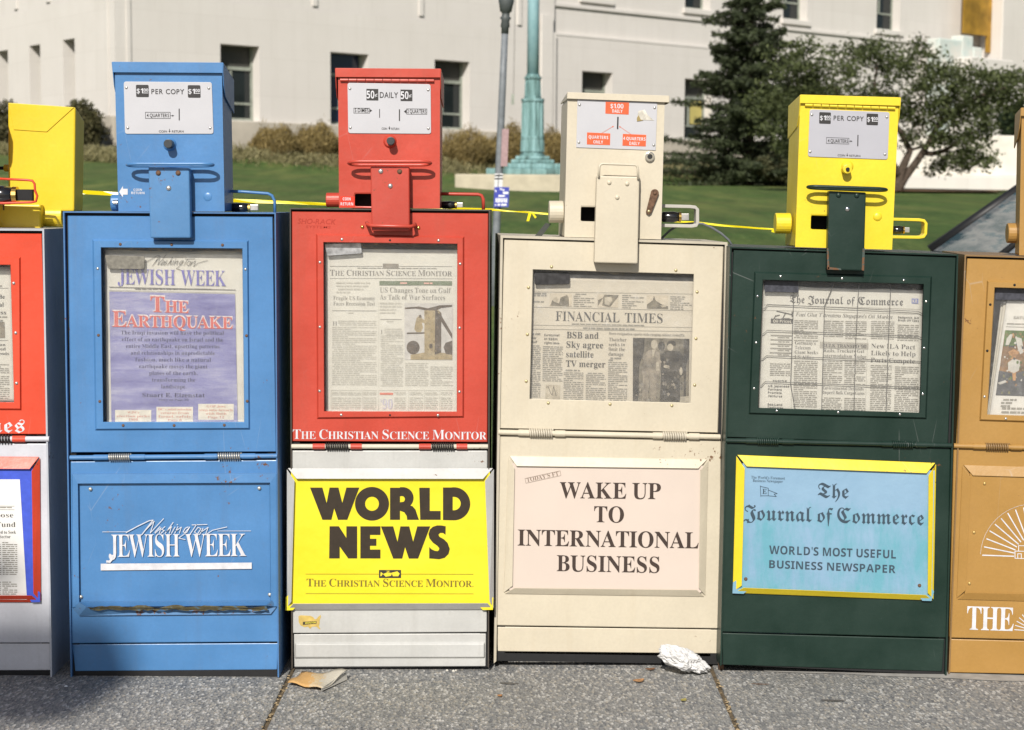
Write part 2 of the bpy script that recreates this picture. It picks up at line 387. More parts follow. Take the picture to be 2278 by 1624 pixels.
# lawn and planting bed as one terrain grid, split by the distance to the building
mg, t, b = nmat('mown grass'); v = coords(t)
gm = N(t, 'Mapping'); t.links.new(v, gm.inputs[0]); gm.inputs['Scale'].default_value = (1, .35, 1)
g = ramp(t, noise(t, gm.outputs[0], 17, 9, .82), [(.34, (.038, .076, .020)), (.5, (.072, .125, .033)), (.66, (.155, .19, .06))]).outputs[0]
gm2 = N(t, 'Mapping'); t.links.new(v, gm2.inputs[0]); gm2.inputs['Scale'].default_value = (1, .14, 1)
g = mix(t, ramp(t, noise(t, gm2.outputs[0], 3.2, 6, .7), [(.36, (.75, .75, .75)), (.62, (0, 0, 0))]).outputs[0], g, (.032, .060, .018))
g = mix(t, ramp(t, noise(t, gm2.outputs[0], 1.1, 5, .65), [(.5, (0, 0, 0)), (.72, (.7, .7, .7))]).outputs[0], g, (.18, .195, .06))
g = mix(t, ramp(t, noise(t, v, .55, 5), [(.42, (0, 0, 0)), (.7, (.55, .55, .55))]).outputs[0], g, (.105, .115, .042))
t.links.new(g, b.inputs['Base Color']); b.inputs['Roughness'].default_value = .9; b.inputs['Specular IOR Level'].default_value = .1
bump(t, b, noise(t, v, 40, 6, .8), .35, .03)
mbed, t, b = nmat('planting bed cover'); v = coords(t)
g = ramp(t, noise(t, v, 9, 8, .75), [(.3, (.05, .045, .02)), (.5, (.13, .12, .055)), (.7, (.24, .21, .11))]).outputs[0]
t.links.new(g, b.inputs['Base Color']); b.inputs['Roughness'].default_value = .95
bump(t, b, noise(t, v, 14, 6, .8), 1.0, .1)
gx = np.arange(-46, 70, .8); gy = np.concatenate([np.arange(3.2, 70, .8), np.arange(71, 420, 25)])
vs = [(x, y, terrain(x, y)) for y in gy for x in gx]; nx = len(gx); la = []; be = []
for j in range(len(gy) - 1):
    for i in range(nx - 1):
        x, y = gx[i] + .4, gy[j] + .4; q = max(q_main(x, y), q_left(x, y)); f = [j * nx + i, j * nx + i + 1, (j + 1) * nx + i + 1, (j + 1) * nx + i]
        (be if 0 - 1.5 < q < 2.9 + .4 * math.sin(x * 1.3 + y) else la).append(f)
struct('lawn', MB().add(vs, la), mg, smooth=True); struct('planting_bed', MB().add(vs, be), mbed, smooth=True)
struct('ground', MB().box((-600, -400, -.5), (600, 900, -.15)), plain('far ground', (.09, .09, .085), .95))
struct('road', MB().box((-60, -40, -.149), (60, -9.0, -.12)), plain('asphalt', (.05, .05, .052), .9, scale=80))

# ------------------------------------------------------------------ the stone building
BLD = thing('stone_building', FO, 'pale limestone civic building with deep-set ground floor windows behind the lawn', 'building', rz=FA)
ms, t, b = nmat('limestone blocks'); v = coords(t)
sep = N(t, 'SeparateXYZ'); t.links.new(v, sep.inputs[0]); ad = N(t, 'Math', operation='ADD'); t.links.new(sep.outputs[0], ad.inputs[0]); t.links.new(sep.outputs[1], ad.inputs[1])
cb = N(t, 'CombineXYZ'); t.links.new(ad.outputs[0], cb.inputs[0]); t.links.new(sep.outputs[2], cb.inputs[1])
br = N(t, 'TexBrick'); t.links.new(cb.outputs[0], br.inputs['Vector'])
br.inputs['Scale'].default_value = 1; br.inputs['Brick Width'].default_value = 2.3; br.inputs['Row Height'].default_value = 1.02; br.inputs['Mortar Size'].default_value = .008; br.inputs['Mortar Smooth'].default_value = .4
br.inputs['Color1'].default_value = (.64, .61, .575, 1); br.inputs['Color2'].default_value = (.62, .59, .555, 1); br.inputs['Mortar'].default_value = (.57, .54, .505, 1)
c = br.outputs['Color']
c = mix(t, ramp(t, noise(t, v, .9, 6, .65), [(.4, (0, 0, 0)), (.75, (.35, .35, .35))]).outputs[0], c, (.55, .52, .48))
stv = N(t, 'Mapping'); t.links.new(v, stv.inputs[0]); stv.inputs['Scale'].default_value = (3.5, 3.5, .22)
c = mix(t, ramp(t, noise(t, stv.outputs[0], 1.0, 6, .7), [(.5, (0, 0, 0)), (.8, (.25, .25, .25))]).outputs[0], c, (.47, .44, .40))
t.links.new(c, b.inputs['Base Color']); b.inputs['Roughness'].default_value = .9; b.inputs['Specular IOR Level'].default_value = .2
bump(t, b, noise(t, v, 18, 5), .25, .02)
STONE = ms
def wall_grid(holes, s0, s1, z0, z1, n, axis):
    """a wall sheet with openings; axis 'x': main front at local y = n, 'y': left wing at local x = n"""
    S = sorted({s0, s1} | {h[0] for h in holes} | {h[1] for h in holes}); Z = sorted({z0, z1} | {h[2] for h in holes} | {h[3] for h in holes}); mb = MB()
    for i in range(len(S) - 1):
        for j in range(len(Z) - 1):
            cx, cz = (S[i] + S[i + 1]) / 2, (Z[j] + Z[j + 1]) / 2
            if cx < s0 or cx > s1 or any(h[0] < cx < h[1] and h[2] < cz < h[3] for h in holes): continue
            q = [(S[i], Z[j]), (S[i + 1], Z[j]), (S[i + 1], Z[j + 1]), (S[i], Z[j + 1])]
            mb.add([(a, n, z) if axis == 'x' else (n, a, z) for a, z in q], [[0, 1, 2, 3]])
    dep = .62
    for a, b_, c_, d_ in holes:                                  # reveals
        f = [(a, c_), (b_, c_), (b_, d_), (a, d_)]
        vs = [(x, n, z) if axis == 'x' else (n, x, z) for x, z in f] + [(x, n + dep, z) if axis == 'x' else (n + dep, x, z) for x, z in f]
        mb.add(vs, [[0, 1, 5, 4], [1, 2, 6, 5], [2, 3, 7, 6], [3, 0, 4, 7]])
    return mb
FM = plain('weathered bronze frame', (.25, .27, .23), .55, vary=.25, scale=3)
GL, t, b = nmat('dark window glass'); b.inputs['Base Color'].default_value = (.012, .016, .017, 1); b.inputs['Roughness'].default_value = .08
bump(t, b, noise(t, coords(t), .8, 3), .15, .05)
GL2, t, b = nmat('blue tinted window glass'); b.inputs['Base Color'].default_value = (.012, .022, .055, 1); b.inputs['Roughness'].default_value = .1
TR, t, b = nmat('dark transom panel'); b.inputs['Base Color'].default_value = (.05, .048, .042, 1); b.inputs['Roughness'].default_value = .6
YB = plain('yellow blind', (.42, .36, .12), .8)
def window(h, n, axis, tr=.30, glass=GL, extra=None):
    a, b_, c_, d_ = h; k = n + .36
    def bx(mb, x0, x1, z0, z1, y0, y1):
        return mb.box((x0, y0, z0), (x1, y1, z1)) if axis == 'x' else mb.box((y0, x0, z0), (y1, x1, z1))
    W = b_ - a; H = d_ - c_; f = MB(); zt = d_ - H * tr; zb = c_ + H * .22
    bx(f, a, a + .07, c_, d_, k, k + .09); bx(f, b_ - .07, b_, c_, d_, k, k + .09)
    bx(f, a + .07, b_ - .07, zt - .04, zt + .05, k - .02, k + .08); bx(f, a + .07, b_ - .07, c_, c_ + .08, k, k + .09); bx(f, a + .07, b_ - .07, zb, zb + .06, k + .01, k + .08)
    bx(f, a + W * .40, a + W * .40 + .07, zb + .06, zt - .04, k + .003, k + .075)
    fr = f.build('window', FM, BLD, local=True)
    bx(MB(), a + .07, b_ - .07, c_ + .08, zt - .04, k + .045, k + .06).build('pane', glass, fr, local=True)
    bx(MB(), a + .07, b_ - .07, zt + .05, d_, k + .05, k + .07).build('transom_panel', TR if glass is GL else GL2, fr, local=True)
    if extra: bx(MB(), a + W * .5, b_ - .1, zb + .1, zt - .1, k + .02, k + .04).build('window_blind', extra, fr, local=True)
def fs(u, v, n=0.0):
    """pixel -> (along the front, height) on the main front set back by n"""
    r = ray(u, v); o = FO + FY * n; p = CAM + r * ((o - CAM).dot(FY) / r.dot(FY)); return (p - FO).dot(FX), p.z
def ls(u, v):
    r = ray(u, v); p = CAM + r * ((FO - CAM).dot(FX) / r.dot(FX)); return (p - FO).dot(FY), p.z
def W4(u0, u1, vt, vb, n=0.0, fixed=None):
    a = fs(u0, vt, n); b_ = fs(u1, vt, n); c_ = fs(u0, vb, n)
    return (a[0], b_[0], c_[1] if fixed is None else fixed[0], a[1] if fixed is None else fixed[1])
STEP = fs(1237, 200)[0]
HA = [W4(490, 577, 97, 266, 0), W4(735, 820, 115, 300, 0), W4(967, 1045, 131, 292, 0)]
zt_, zb_ = HA[0][3], HA[0][2]
HA = [(a, b_, zb_, zt_) for a, b_, _, _ in HA]
HB = []
for u0, u1 in ((1295, 1363), (1524, 1585), (1742, 1800), (1950, 2006)):
    a = fs(u0, 160, .14)[0]; b_ = fs(u1, 160, .14)[0]; HB.append((a, b_, zb_, zt_))
up = []
for a, b_, _, _ in HB: up.append((a + .05, b_ - .05, 7.72, 10.4))
upa = [(a, b_, 7.9, 10.4) for a, b_, _, _ in HA]
wall_grid(HA, 0, STEP, 1.2, 6.5, 0, 'x').build('ground_floor_wall', STONE, BLD, local=True)
wall_grid(HB, STEP, 48, 1.2, 6.5, .14, 'x').build('ground_floor_wall', STONE, BLD, local=True)
wall_grid(upa, 0, STEP, 6.5, 22, .10, 'x').build('upper_wall', STONE, BLD, local=True)
wall_grid(up, STEP, 48, 6.5, 22, .24, 'x').build('upper_wall', STONE, BLD, local=True)
HL = []
for u0, u1 in ((140, 166), (65, 89), (-8, 17)):
    a = ls(u0, 100)[0]; b_ = ls(u1, 100)[0]; HL.append((min(a, b_), max(a, b_), zb_, ls(153, 87)[1]))
wall_grid(HL, 0, 40, 1.2, 6.5, 0, 'y').build('side_wall', STONE, BLD, local=True)
wall_grid([(a, b_, 7.9, 10.4) for a, b_, _, _ in HL], 0, 40, 6.5, 22, .10, 'y').build('upper_side_wall', STONE, BLD, local=True)
for h in HA[:1]: window(h, 0, 'x')
window(HA[1], 0, 'x', glass=GL2); window(HA[2], 0, 'x')
for i, h in enumerate(HB): window(h, .14, 'x', extra=YB if i == 1 else None)
for h in up: window(h, .24, 'x', tr=.12)
for h in upa: window(h, .10, 'x', tr=.12)
for h in HL: window(h, 0, 'y')
trim = MB()
trim.box((-.12, -.10, 1.2), (STEP, -.001, zb_ - .02)); trim.box((-.12, -.002, 1.2), (-.003, 40, zb_ - .02))      # plinth courses
trim.box((STEP + .002, -.02, 1.2), (48, .138, zb_ - .02))
trim.build('plinth', plain('weathered plinth stone', (.44, .40, .335), .9, vary=.14, scale=1.5), BLD, bevel=.02, local=True)
trim = MB()
trim.box((STEP + .003, .17, 7.32), (48, .237, 7.44)); trim.box((STEP + .004, .125, 6.42), (48, .2365, 6.51))
for i, (a, b_, c_, d_) in enumerate(up): trim.box((a - .12, .14, 7.53), (b_ + .12, .236, 7.7))
trim.build('string_course', STONE, BLD, bevel=.015, local=True)
pil = MB()                                                        # slim pilaster strips above the ledge, and the end pier
for u in (446, 694, 931, 1150): a = fs(u, 30, .1)[0]; pil.box((a, .05, 6.62), (a + .16, .098, 22))
for u in (33, 105, 186): a = ls(u, 20)[0]; pil.box((.05, a, 6.62), (.098, a + .22, 22))
pil.box((STEP - .62, -.045, zb_), (STEP - .16, -.002, 7.0))
a, b_ = fs(281, 100)[0], fs(291, 100)[0]; pil.box((a, -.03, zb_), (b_, -.002, 6.49)); pil.box((a, .04, 6.51), (b_, .098, 22))
a, b_ = ls(242, 100)[0], ls(231, 100)[0]; pil.box((-.03, a, zb_), (-.002, b_, 6.49)); pil.box((.04, a, 6.51), (.098, b_, 22))
pil.build('pilaster', STONE, BLD, bevel=.01, local=True)
MB().box((.4, .9, 1.2), (48, 39, 21.8)).build('inner_core', TR, BLD, local=True)
# entrance bay at the far right: bronze panel, stepped stone cheek with verdigris stains
eb = fs(2140, 60, -.3)[0]; ee = fs(2206, 60, -.3)[0]; ez0 = fs(2195, 117, -.3)[1]; ez1 = fs(2145, 75, -.3)[1]
BZ = plain('bronze sheet', (.40, .225, .03), .4, metal=.35, vary=.35, scale=2)
k = MB(); k.box((eb, -.34, ez1), (ee - .28, -.30, 15)); k.box((ee - .275, -.30, ez0), (ee, -.22, 15)); k.build('bronze_panel', BZ, BLD, bevel=.02, local=True)
k = MB(); k.box((ee + .002, -.8, 2), (ee + 1.5, .235, 22)); k.box((ee + 2.4, -1.2, 2), (ee + 8, .234, 22)); k.box((eb - 1.7, -.29, 2), (ee, .233, ez0 - .25))
k.build('entrance_pier', STONE, BLD, bevel=.04, local=True)
m, t, b = nmat('verdigris stained stone'); v = coords(t)
t.links.new(ramp(t, noise(t, v, 1.3, 5), [(.42, (.62, .60, .55)), (.6, (.50, .57, .54)), (.78, (.20, .33, .30))]).outputs[0], b.inputs['Base Color']); b.inputs['Roughness'].default_value = .85
k = MB()
for u0, u1, vt in ((2090, 2141, 84), (2141.5, 2166, 78), (2166.5, 2186, 104)):
    a0, z_ = fs(u0, vt, -.9); a1 = fs(u1, vt, -.9)[0]; k.box((a0, -.9, 3), (a1, -.35, z_))
k.build('entrance_cheek', m, BLD, bevel=.05, local=True)
k = MB(); a0 = fs(2150, 150, -1.2)[0]; k.box((a0 - .3, -1.6, 3.2), (a0 + 2.4, -.97, fs(2150, 128, -1.2)[1])); k.build('entrance_step', STONE, BLD, bevel=.05, local=True)

# ------------------------------------------------------------------ low wall at the right, mulch
WF = Face((0, 42.5, 0))
tl, br_ = WF.hit(1972, 300), WF.hit(2400, 394); lo = WF.hit(1972, 455)
sw = thing('stone_wall', (tl.x + 6, 43, 2), 'low white stone terrace wall dappled with tree shadow beyond the spreading tree', 'wall')
WS = plain('white limestone', (.66, .62, .55), .9, vary=.10, scale=3)
MB().box((tl.x, 42.5, br_.z), (tl.x + 14, 45, tl.z)).build('upper_block', WS, sw, bevel=.03)
MB().box((tl.x - .6, 42.2, lo.z - 1.2), (tl.x + 14.2, 45.2, br_.z - .002)).build('base_course', STONE, sw, bevel=.03)
mb = MB(); random.seed(5); c = Face((0, 37, 0)).hit(2172, 462); n_ = 26; vs = []; fs_ = []
for j in range(n_):
    for i in range(n_):
        x, y = (i / (n_ - 1) - .5) * 2, (j / (n_ - 1) - .5) * 2; vs.append((c.x + x * 1.5, c.y + y * 1.3, c.z - .25 + .55 * max(0, 1 - x * x - y * y) ** .7 + random.uniform(-.02, .02)))
for j in range(n_ - 1):
    for i in range(n_ - 1): fs_.append([j * n_ + i, j * n_ + i + 1, (j + 1) * n_ + i + 1, (j + 1) * n_ + i])
struct('mulch_mound', mb.add(vs, fs_), plain('mulch', (.15, .085, .035), .95, vary=.5, scale=12), smooth=True)
mb = MB(); vs = []
for i in range(41):
    a = i / 40 * 2 * math.pi; c = Face((0, 38, 0)).hit(2035, 452); x = c.x + math.cos(a) * 2.2 * (1 + .12 * math.sin(5 * a)); y = c.y + math.sin(a) * 2.0; vs.append((x, y, terrain(x, y) + .05))
struct('mulch_bed', mb.add(vs[:-1], [list(range(40))]), plain('mulch', (.15, .085, .035), .95))

# ------------------------------------------------------------------ plants
def leaves(cent, size, up=.0, aspect=.5, flat=0.0, seed=0):
    """many small leaf faces; cent (n,3), size scalar or (n,)"""
    g = np.random.default_rng(seed); n = len(cent); d = g.normal(size=(n, 3)); d[:, 2] = d[:, 2] * (1 - flat) + up; d /= np.linalg.norm(d, axis=1)[:, None]
    e = g.normal(size=(n, 3)); e[:, 2] *= (1 - flat); e -= (e * d).sum(1)[:, None] * d; e /= np.linalg.norm(e, axis=1)[:, None] + 1e-9
    s = np.broadcast_to(size, (n,))[:, None] * g.uniform(.6, 1.35, (n, 1)); a = cent - d * s; b_ = cent + d * s; w_ = e * s * aspect
    V = np.stack([a, cent + w_, b_, cent - w_], 1).reshape(-1, 3); F_ = np.arange(4 * n).reshape(-1, 4); return V, F_
def leafmesh(name, V, F_, mat, parent=None):
    o = np.array(wloc(parent)) if parent is not None else np.zeros(3)
    me = bpy.data.meshes.new(name); me.from_pydata((V - o).tolist(), [], F_.tolist()); me.materials.append(mat)
    ob = bpy.data.objects.new(name, me); COL.objects.link(ob); ob.parent = parent; return ob
BARK = plain('bark', (.075, .055, .042), .95, vary=.4, scale=20)
# conifer
CP = Face((0, 45.5, 0)); base = CP.hit(1664, 396); base.z = terrain(base.x, 45.5)
con = thing('conifer_tree', base, 'tall dark conifer with ragged level branches in front of the building', 'tree')
H = 7.0; MB().tube([base + Vector((0, 0, -.2)), base + Vector((.03, 0, 3)), base + Vector((0, 0, H))], [.17, .11, .02], 10).build('trunk', BARK, con, smooth=True)
g = np.random.default_rng(21); pts = []; brn = MB(); z = .12
while z < H - .1:
    L0 = 2.45 * (1 - z / H) ** .95 + .10
    for k in range(int(g.integers(5, 8))):
        an = g.uniform(0, 2 * math.pi); L = L0 * g.uniform(.5, 1.45) * (1 + .18 * math.sin(an * 2 + z * 3)); sl = g.uniform(-.22, .12); tip = np.array([math.cos(an) * L, math.sin(an) * L, sl * L + .12 * L])
        bz = z + g.uniform(-.1, .1); p0 = Vector((base.x, base.y, base.z + bz)); brn.tube([p0, p0 + Vector(tip * .5) + Vector((0, 0, -.03)), p0 + Vector(tip)], [.028, .016, .005], 4, cap=False)
        m_ = int(230 * L / 1.5) + 30; s = g.uniform(.12, 1, m_) ** .8; lat = g.normal(0, 1, m_) * .20 * (1.08 - s) * L ** .5 + g.normal(0, .03, m_)
        c = np.array(p0)[None] + tip[None] * s[:, None]; pv = np.array([-math.sin(an), math.cos(an), 0]); c = c + pv[None] * lat[:, None]; c[:, 2] += g.normal(-.03, .045, m_) - .1 * np.abs(lat); pts.append(c)
    z += g.uniform(.13, .2)
brn.build('branches', BARK, con); n_ = 7000; hh = g.uniform(0, 1, n_) ** 1.5 * .62; an = g.uniform(0, 2 * np.pi, n_); rr = g.uniform(.1, 1, n_) ** .6 * (1.7 * (1 - hh) ** .8) * (1 + .22 * np.sin(an * 3 + hh * 30) + .15 * np.sin(hh * 55 + an * 2))
pts.append(np.stack([base.x + np.cos(an) * rr, base.y + np.sin(an) * rr, base.z + .1 + hh * H], 1))
C_ = np.concatenate(pts); V, F_ = leaves(C_, .08, up=.1, aspect=.3, flat=.35, seed=4)
leafmesh('crown', V, F_, leaf_mat('conifer needles', (.032, .044, .024), (.105, .128, .06), trans=.28), con)
# spreading tree
TP = Face((0, 36.5, 0)); base = TP.hit(1990, 452); base.z = terrain(base.x, 36.5) - .02
spt = thing('spreading_tree', base, 'spreading evergreen tree with forked bare lower limbs before the white wall', 'tree')
def tp(u, v, dy=0): q = TP.hit(u, v); return q + Vector((0, dy, 0))
lim = MB(); b0 = base + Vector((0, 0, -.1))
for path, rr in (([(1990, 445), (1998, 410), (2008, 372), (2022, 335), (2008, 300), (1985, 262), (1960, 215)], [.17, .14, .10, .08, .07, .05, .02]),
                 ([(1996, 425), (2015, 395), (2040, 358), (2064, 318), (2080, 290), (2100, 255), (2140, 235)], [.11, .10, .085, .07, .06, .04, .02]),
                 ([(2052, 340), (2075, 342), (2098, 336), (2120, 322), (2150, 300), (2190, 285)], [.065, .06, .055, .045, .03, .015]),
                 ([(2020, 335), (2050, 327), (2075, 318), (2095, 300)], [.04, .03, .02, .015]), ([(2000, 390), (1960, 320), (1900, 250), (1850, 190)], [.10, .08, .05, .02]),
                 ([(2080, 290), (2130, 240), (2200, 205), (2262, 190)], [.06, .05, .03, .015]), ([(1960, 300), (1945, 220), (1950, 140)], [.05, .04, .015])):
    lim.tube([tp(u, v, .12 * math.sin(i * 1.7)) for i, (u, v) in enumerate(path)], rr, 8)
lim.build('trunk', BARK, spt, smooth=True)
cl = [(1752, 130, 44, 40), (1738, 205, 46, 52), (1756, 285, 44, 60), (1700, 250, 40, 50), (1790, 150, 40, 34), (1830, 175, 60, 46), (1810, 240, 60, 60), (1815, 320, 50, 60), (1880, 125, 50, 34), (1925, 140, 50, 40), (1960, 115, 36, 24), (1985, 165, 46, 36), (2030, 120, 40, 30), (2052, 160, 40, 34),
      (1880, 235, 70, 52), (1950, 240, 60, 46), (2010, 225, 52, 40), (2070, 215, 46, 40), (2060, 262, 48, 30), (2105, 245, 46, 32), (2140, 215, 42, 26), (2170, 250, 34, 24), (2050, 305, 40, 24),
      (2110, 300, 44, 24), (2150, 312, 34, 22), (2185, 290, 30, 18), (2130, 345, 22, 16), (2098, 368, 10, 12), (2148, 365, 14, 12), (2172, 338, 16, 13), (2196, 170, 40, 16), (2240, 185, 46, 20), (2290, 178, 50, 24), (2236, 208, 50, 22), (2188, 238, 46, 26), (2262, 168, 44, 14),
      (2215, 208, 40, 18), (2270, 225, 40, 16), (2180, 355, 11, 10), (2120, 158, 30, 16), (2120, 180, 36, 24)]
pts = []; g = np.random.default_rng(9); S_ = 40.5 / FPX
for (u, v, ru, rv) in cl:
    c0 = np.array(tp(u, v)); nsub = int(9 + ru * rv / 120)
    for k in range(nsub):                                        # twiggy sub-clusters leave gaps between them
        th = g.uniform(0, 2 * math.pi); rr = g.uniform(0, 1) ** .5; c1 = c0 + np.array([math.cos(th) * rr * ru * S_, g.normal(0, .75), -math.sin(th) * rr * rv * S_])
        m_ = int(g.integers(18, 52)); pts.append(c1[None] + g.normal(0, 1, (m_, 3)) * np.array([.12, .12, .085]))
C_ = np.concatenate(pts); V, F_ = leaves(C_, .052, up=.1, aspect=.5, flat=.2, seed=5)
leafmesh('crown', V, F_, leaf_mat('evergreen leaves', (.042, .056, .022), (.145, .17, .066), trans=.28), spt)
# dark shrub on the terrace, behind the wall's end
def bush(name, label, u, v, ru, rv, Y, mat, n, size, up=.2, asp=.4, cat='shrub', group=None, seed=1, flat=0.0, hair=False):
    Fc = Face((0, Y, 0)); c = Fc.hit(u, v); s_ = (Y + 4) / FPX; o = thing(name, (c.x, Y, c.z - rv * s_), label, cat, group)
    g = np.random.default_rng(seed); 
    if hair:                                                     # arching grassy shoots from the base
        a = g.uniform(0, 2 * math.pi, n); rr = g.uniform(0, 1, n) ** .5 * 1.25; h = g.uniform(.05, 1.0, n) ** .7 * (1.1 - .38 * rr ** 2) * (1 + .22 * g.uniform(0, 1, n) ** 6)
        x = np.cos(a) * rr * ru * s_ * (.45 + .55 * np.minimum(1, h * 1.6)); y = np.sin(a) * rr * ru * s_ * .8
        clump = .5 + .5 * np.sin(x * 9 + seed) * np.cos(y * 7); zz = h * 2 * rv * s_ * (.82 + .22 * clump)
        C_ = np.stack([c.x + x, Y + y, c.z - rv * s_ + zz * .93], 1)
        V, F_ = leaves(C_, size, up=1.1, aspect=asp, seed=seed + 1)
    else:
        p = g.normal(size=(n, 3)); p /= np.linalg.norm(p, axis=1)[:, None]; lump = 1 + .16 * np.sin(p[:, 0] * 6 + seed) * np.cos(p[:, 2] * 7 + seed) + .1 * np.sin(p[:, 1] * 9)
        p *= (g.uniform(.55, 1.05, n) * lump)[:, None]; C_ = np.stack([c.x + p[:, 0] * ru * s_, Y + p[:, 1] * ru * s_ * .8, c.z + p[:, 2] * rv * s_], 1); V, F_ = leaves(C_, size, up=up, aspect=asp, seed=seed + 1, flat=flat)
    leafmesh('foliage', V, F_, mat, o); st_ = MB()
    for k in range(5): a = k * 1.3; st_.tube([(c.x + .05 * math.cos(a), Y + .05 * math.sin(a), c.z - rv * s_ * 1.1), (c.x + .3 * ru * s_ * math.cos(a), Y + .3 * ru * s_ * math.sin(a), c.z + .2 * rv * s_)], [.02, .008], 5)
    st_.build('stem', BARK, o); return o
def onq(u, q): a = (u - 1139) / FPX; return (5.26 + 35.06 - q) / (.779 - .627 * a) - 4
HG = leaf_mat('bronzed shrub shoots', (.15, .115, .045), (.42, .32, .13), trans=.3); HD = leaf_mat('olive shrub leaves', (.045, .05, .022), (.14, .12, .055), trans=.15)
grp = 'bronzed ornamental shrubs along the building'
for i, (u, v, ru, rv, lab) in enumerate(((612, 322, 50, 44, 'bronze-tipped feathery shrub midway between the blue and red coin heads'), (704, 320, 52, 46, 'bronze-tipped feathery shrub just left of the red coin head'),
        (1040, 332, 62, 44, 'wide bronze-tipped shrub right of the red coin head'), (1140, 326, 46, 46, 'bronze-tipped shrub half hidden behind the green bronze pole'), (1232, 334, 44, 46, 'russet feathery shrub beside the white coin head'))):
    bush('ornamental_shrub', lab, u, v, ru, rv, onq(u, 2.0), HG, 6800, .095, asp=.11, group=grp, seed=30 + i, hair=True)
bush('rounded_shrub', 'dark olive shrub behind the top of the turned yellow box, at the frame edge', 2, 296, 60, 62, 40.0, HD, 6000, .06, group='rounded shrubs at the left', seed=41)
bush('rounded_shrub', 'dark olive shrub rising between the turned yellow head and the blue head', 178, 285, 52, 60, 39.0, HD, 6000, .06, group='rounded shrubs at the left', seed=42)
bush('evergreen_shrub', 'small deep green shrub on the white terrace wall', 2256, 268, 36, 36, 44.0, leaf_mat('yew leaves', (.012, .024, .010), (.03, .05, .02)), 5000, .06, seed=43)
bush('low_shrub', 'low grey-green shrub at the foot of the conifer', 1712, 372, 42, 26, 44.2, leaf_mat('grey green leaves', (.06, .065, .03), (.14, .14, .07)), 4200, .05, seed=44)
bush('low_shrub', 'low grey-green clump under the right of the conifer', 1778, 392, 40, 22, 43.6, leaf_mat('grey green leaves', (.06, .065, .03), (.14, .14, .07)), 3600, .05, seed=45)
g = np.random.default_rng(77); C_ = []
for i in range(26000):
    u = g.uniform(-60, 1990); q = abs(g.normal(2.5, .6)); Y = onq(u, q) if u > 300 else 36.0 - g.uniform(0, 2); X = (u - 1139) / FPX * (Y + 4)
    C_.append((X, Y, terrain(X, Y) + g.uniform(.0, .22)))
V, F_ = leaves(np.array(C_), .085, up=.9, aspect=.13, seed=78)
tag(leafmesh('dry_ground_cover', V, F_, leaf_mat('dry straw', (.16, .15, .065), (.36, .32, .17), trans=.25)), kind='stuff')

# ------------------------------------------------------------------ flagpole, lamp post, tape, car
m, t, b = nmat('verdigris bronze'); v = coords(t); mpv = N(t, 'Mapping'); t.links.new(v, mpv.inputs[0]); mpv.inputs['Scale'].default_value = (9, 9, .8)
c = ramp(t, noise(t, mpv.outputs[0], 1.0, 6, .65), [(.36, (.035, .07, .065)), (.48, (.13, .24, .235)), (.62, (.24, .40, .41)), (.8, (.34, .52, .52))]).outputs[0]
t.links.new(c, b.inputs['Base Color']); b.inputs['Roughness'].default_value = .75; bump(t, b, noise(t, v, 25, 5), .5, .03); VERD = m
m, t, b = nmat('pale verdigris shaft'); v = coords(t)
t.links.new(ramp(t, noise(t, v, 5, 4), [(.3, (.20, .36, .40)), (.7, (.28, .45, .48))]).outputs[0], b.inputs['Base Color']); b.inputs['Roughness'].default_value = .6; VPALE = m
PYY = 35.6; PP = Face((0, PYY, 0)); s_ = 39.6 / FPX; b0 = PP.hit(1184, 392); bx_ = b0.x
pole = thing('bronze_flagpole', (bx_, PYY, b0.z - .45), 'tall verdigris bronze pole on a stepped fluted base and stone pad', 'flagpole')
def zz(v): return PP.hit(1184, v).z
MB().box((bx_ - 1.75, PYY - 1.6, zz(425) - .4), (bx_ + 1.75, PYY + 1.9, zz(391))).build('stone_pad', plain('pad limestone', (.46, .41, .31), .9, scale=4), pole, bevel=.03)
k = MB(); w0 = [(391, 377, 1.06), (377, 365, .66), (365, 356, .50), (356, 348, .40)]
for va, vb, hw in w0: k.box((bx_ - hw, PYY - hw, zz(va) + .001), (bx_ + hw, PYY + hw, zz(vb)))
k.build('stepped_base', VERD, pole, bevel=.03)
k = MB(); 
for va, vb, ra, rb in ((348, 342, .285, .29), (342, 338, .25, .25), (338, 309, .275, .262), (309, 304, .27, .27), (304, 226, .255, .245), (226, 220, .27, .27), (220, 214, .20, .20), (214, 176, .19, .175), (176, 171, .20, .20), (171, 166, .165, .165)):
    n = 32; fl = .055 if va == 304 else (.04 if va in (338, 214) else 0); vs = []
    for z_, r_ in ((zz(va), ra), (zz(vb), rb)):
        for i in range(n): a = 2 * math.pi * i / n; rr = r_ * (1 + (fl if i % 2 else -fl)); vs.append((bx_ + math.cos(a) * rr, PYY + math.sin(a) * rr, z_))
    k.add(vs, [[i, (i + 1) % n, n + (i + 1) % n, n + i] for i in range(n)] + [list(range(n, 2 * n))])
k.build('fluted_pedestal', VERD, pole)
MB().tube([(bx_, PYY, zz(168)), (bx_, PYY, zz(0)), (bx_, PYY, zz(0) + 9)], [.140, .135, .10], 24).build('shaft', VPALE, pole, smooth=True)
k = MB(); k.tube([(bx_ - .42, PYY - .3, zz(-30)), (bx_ - .45, PYY - .3, zz(222))], .008, 5); k.build('halyard', plain('halyard rope', (.16, .15, .14), .9), pole)
k = MB(); k.box((bx_ - .50, PYY - .4, zz(235)), (bx_ - .43, PYY - .35, zz(212))); k.build('cleat', FM, pole)
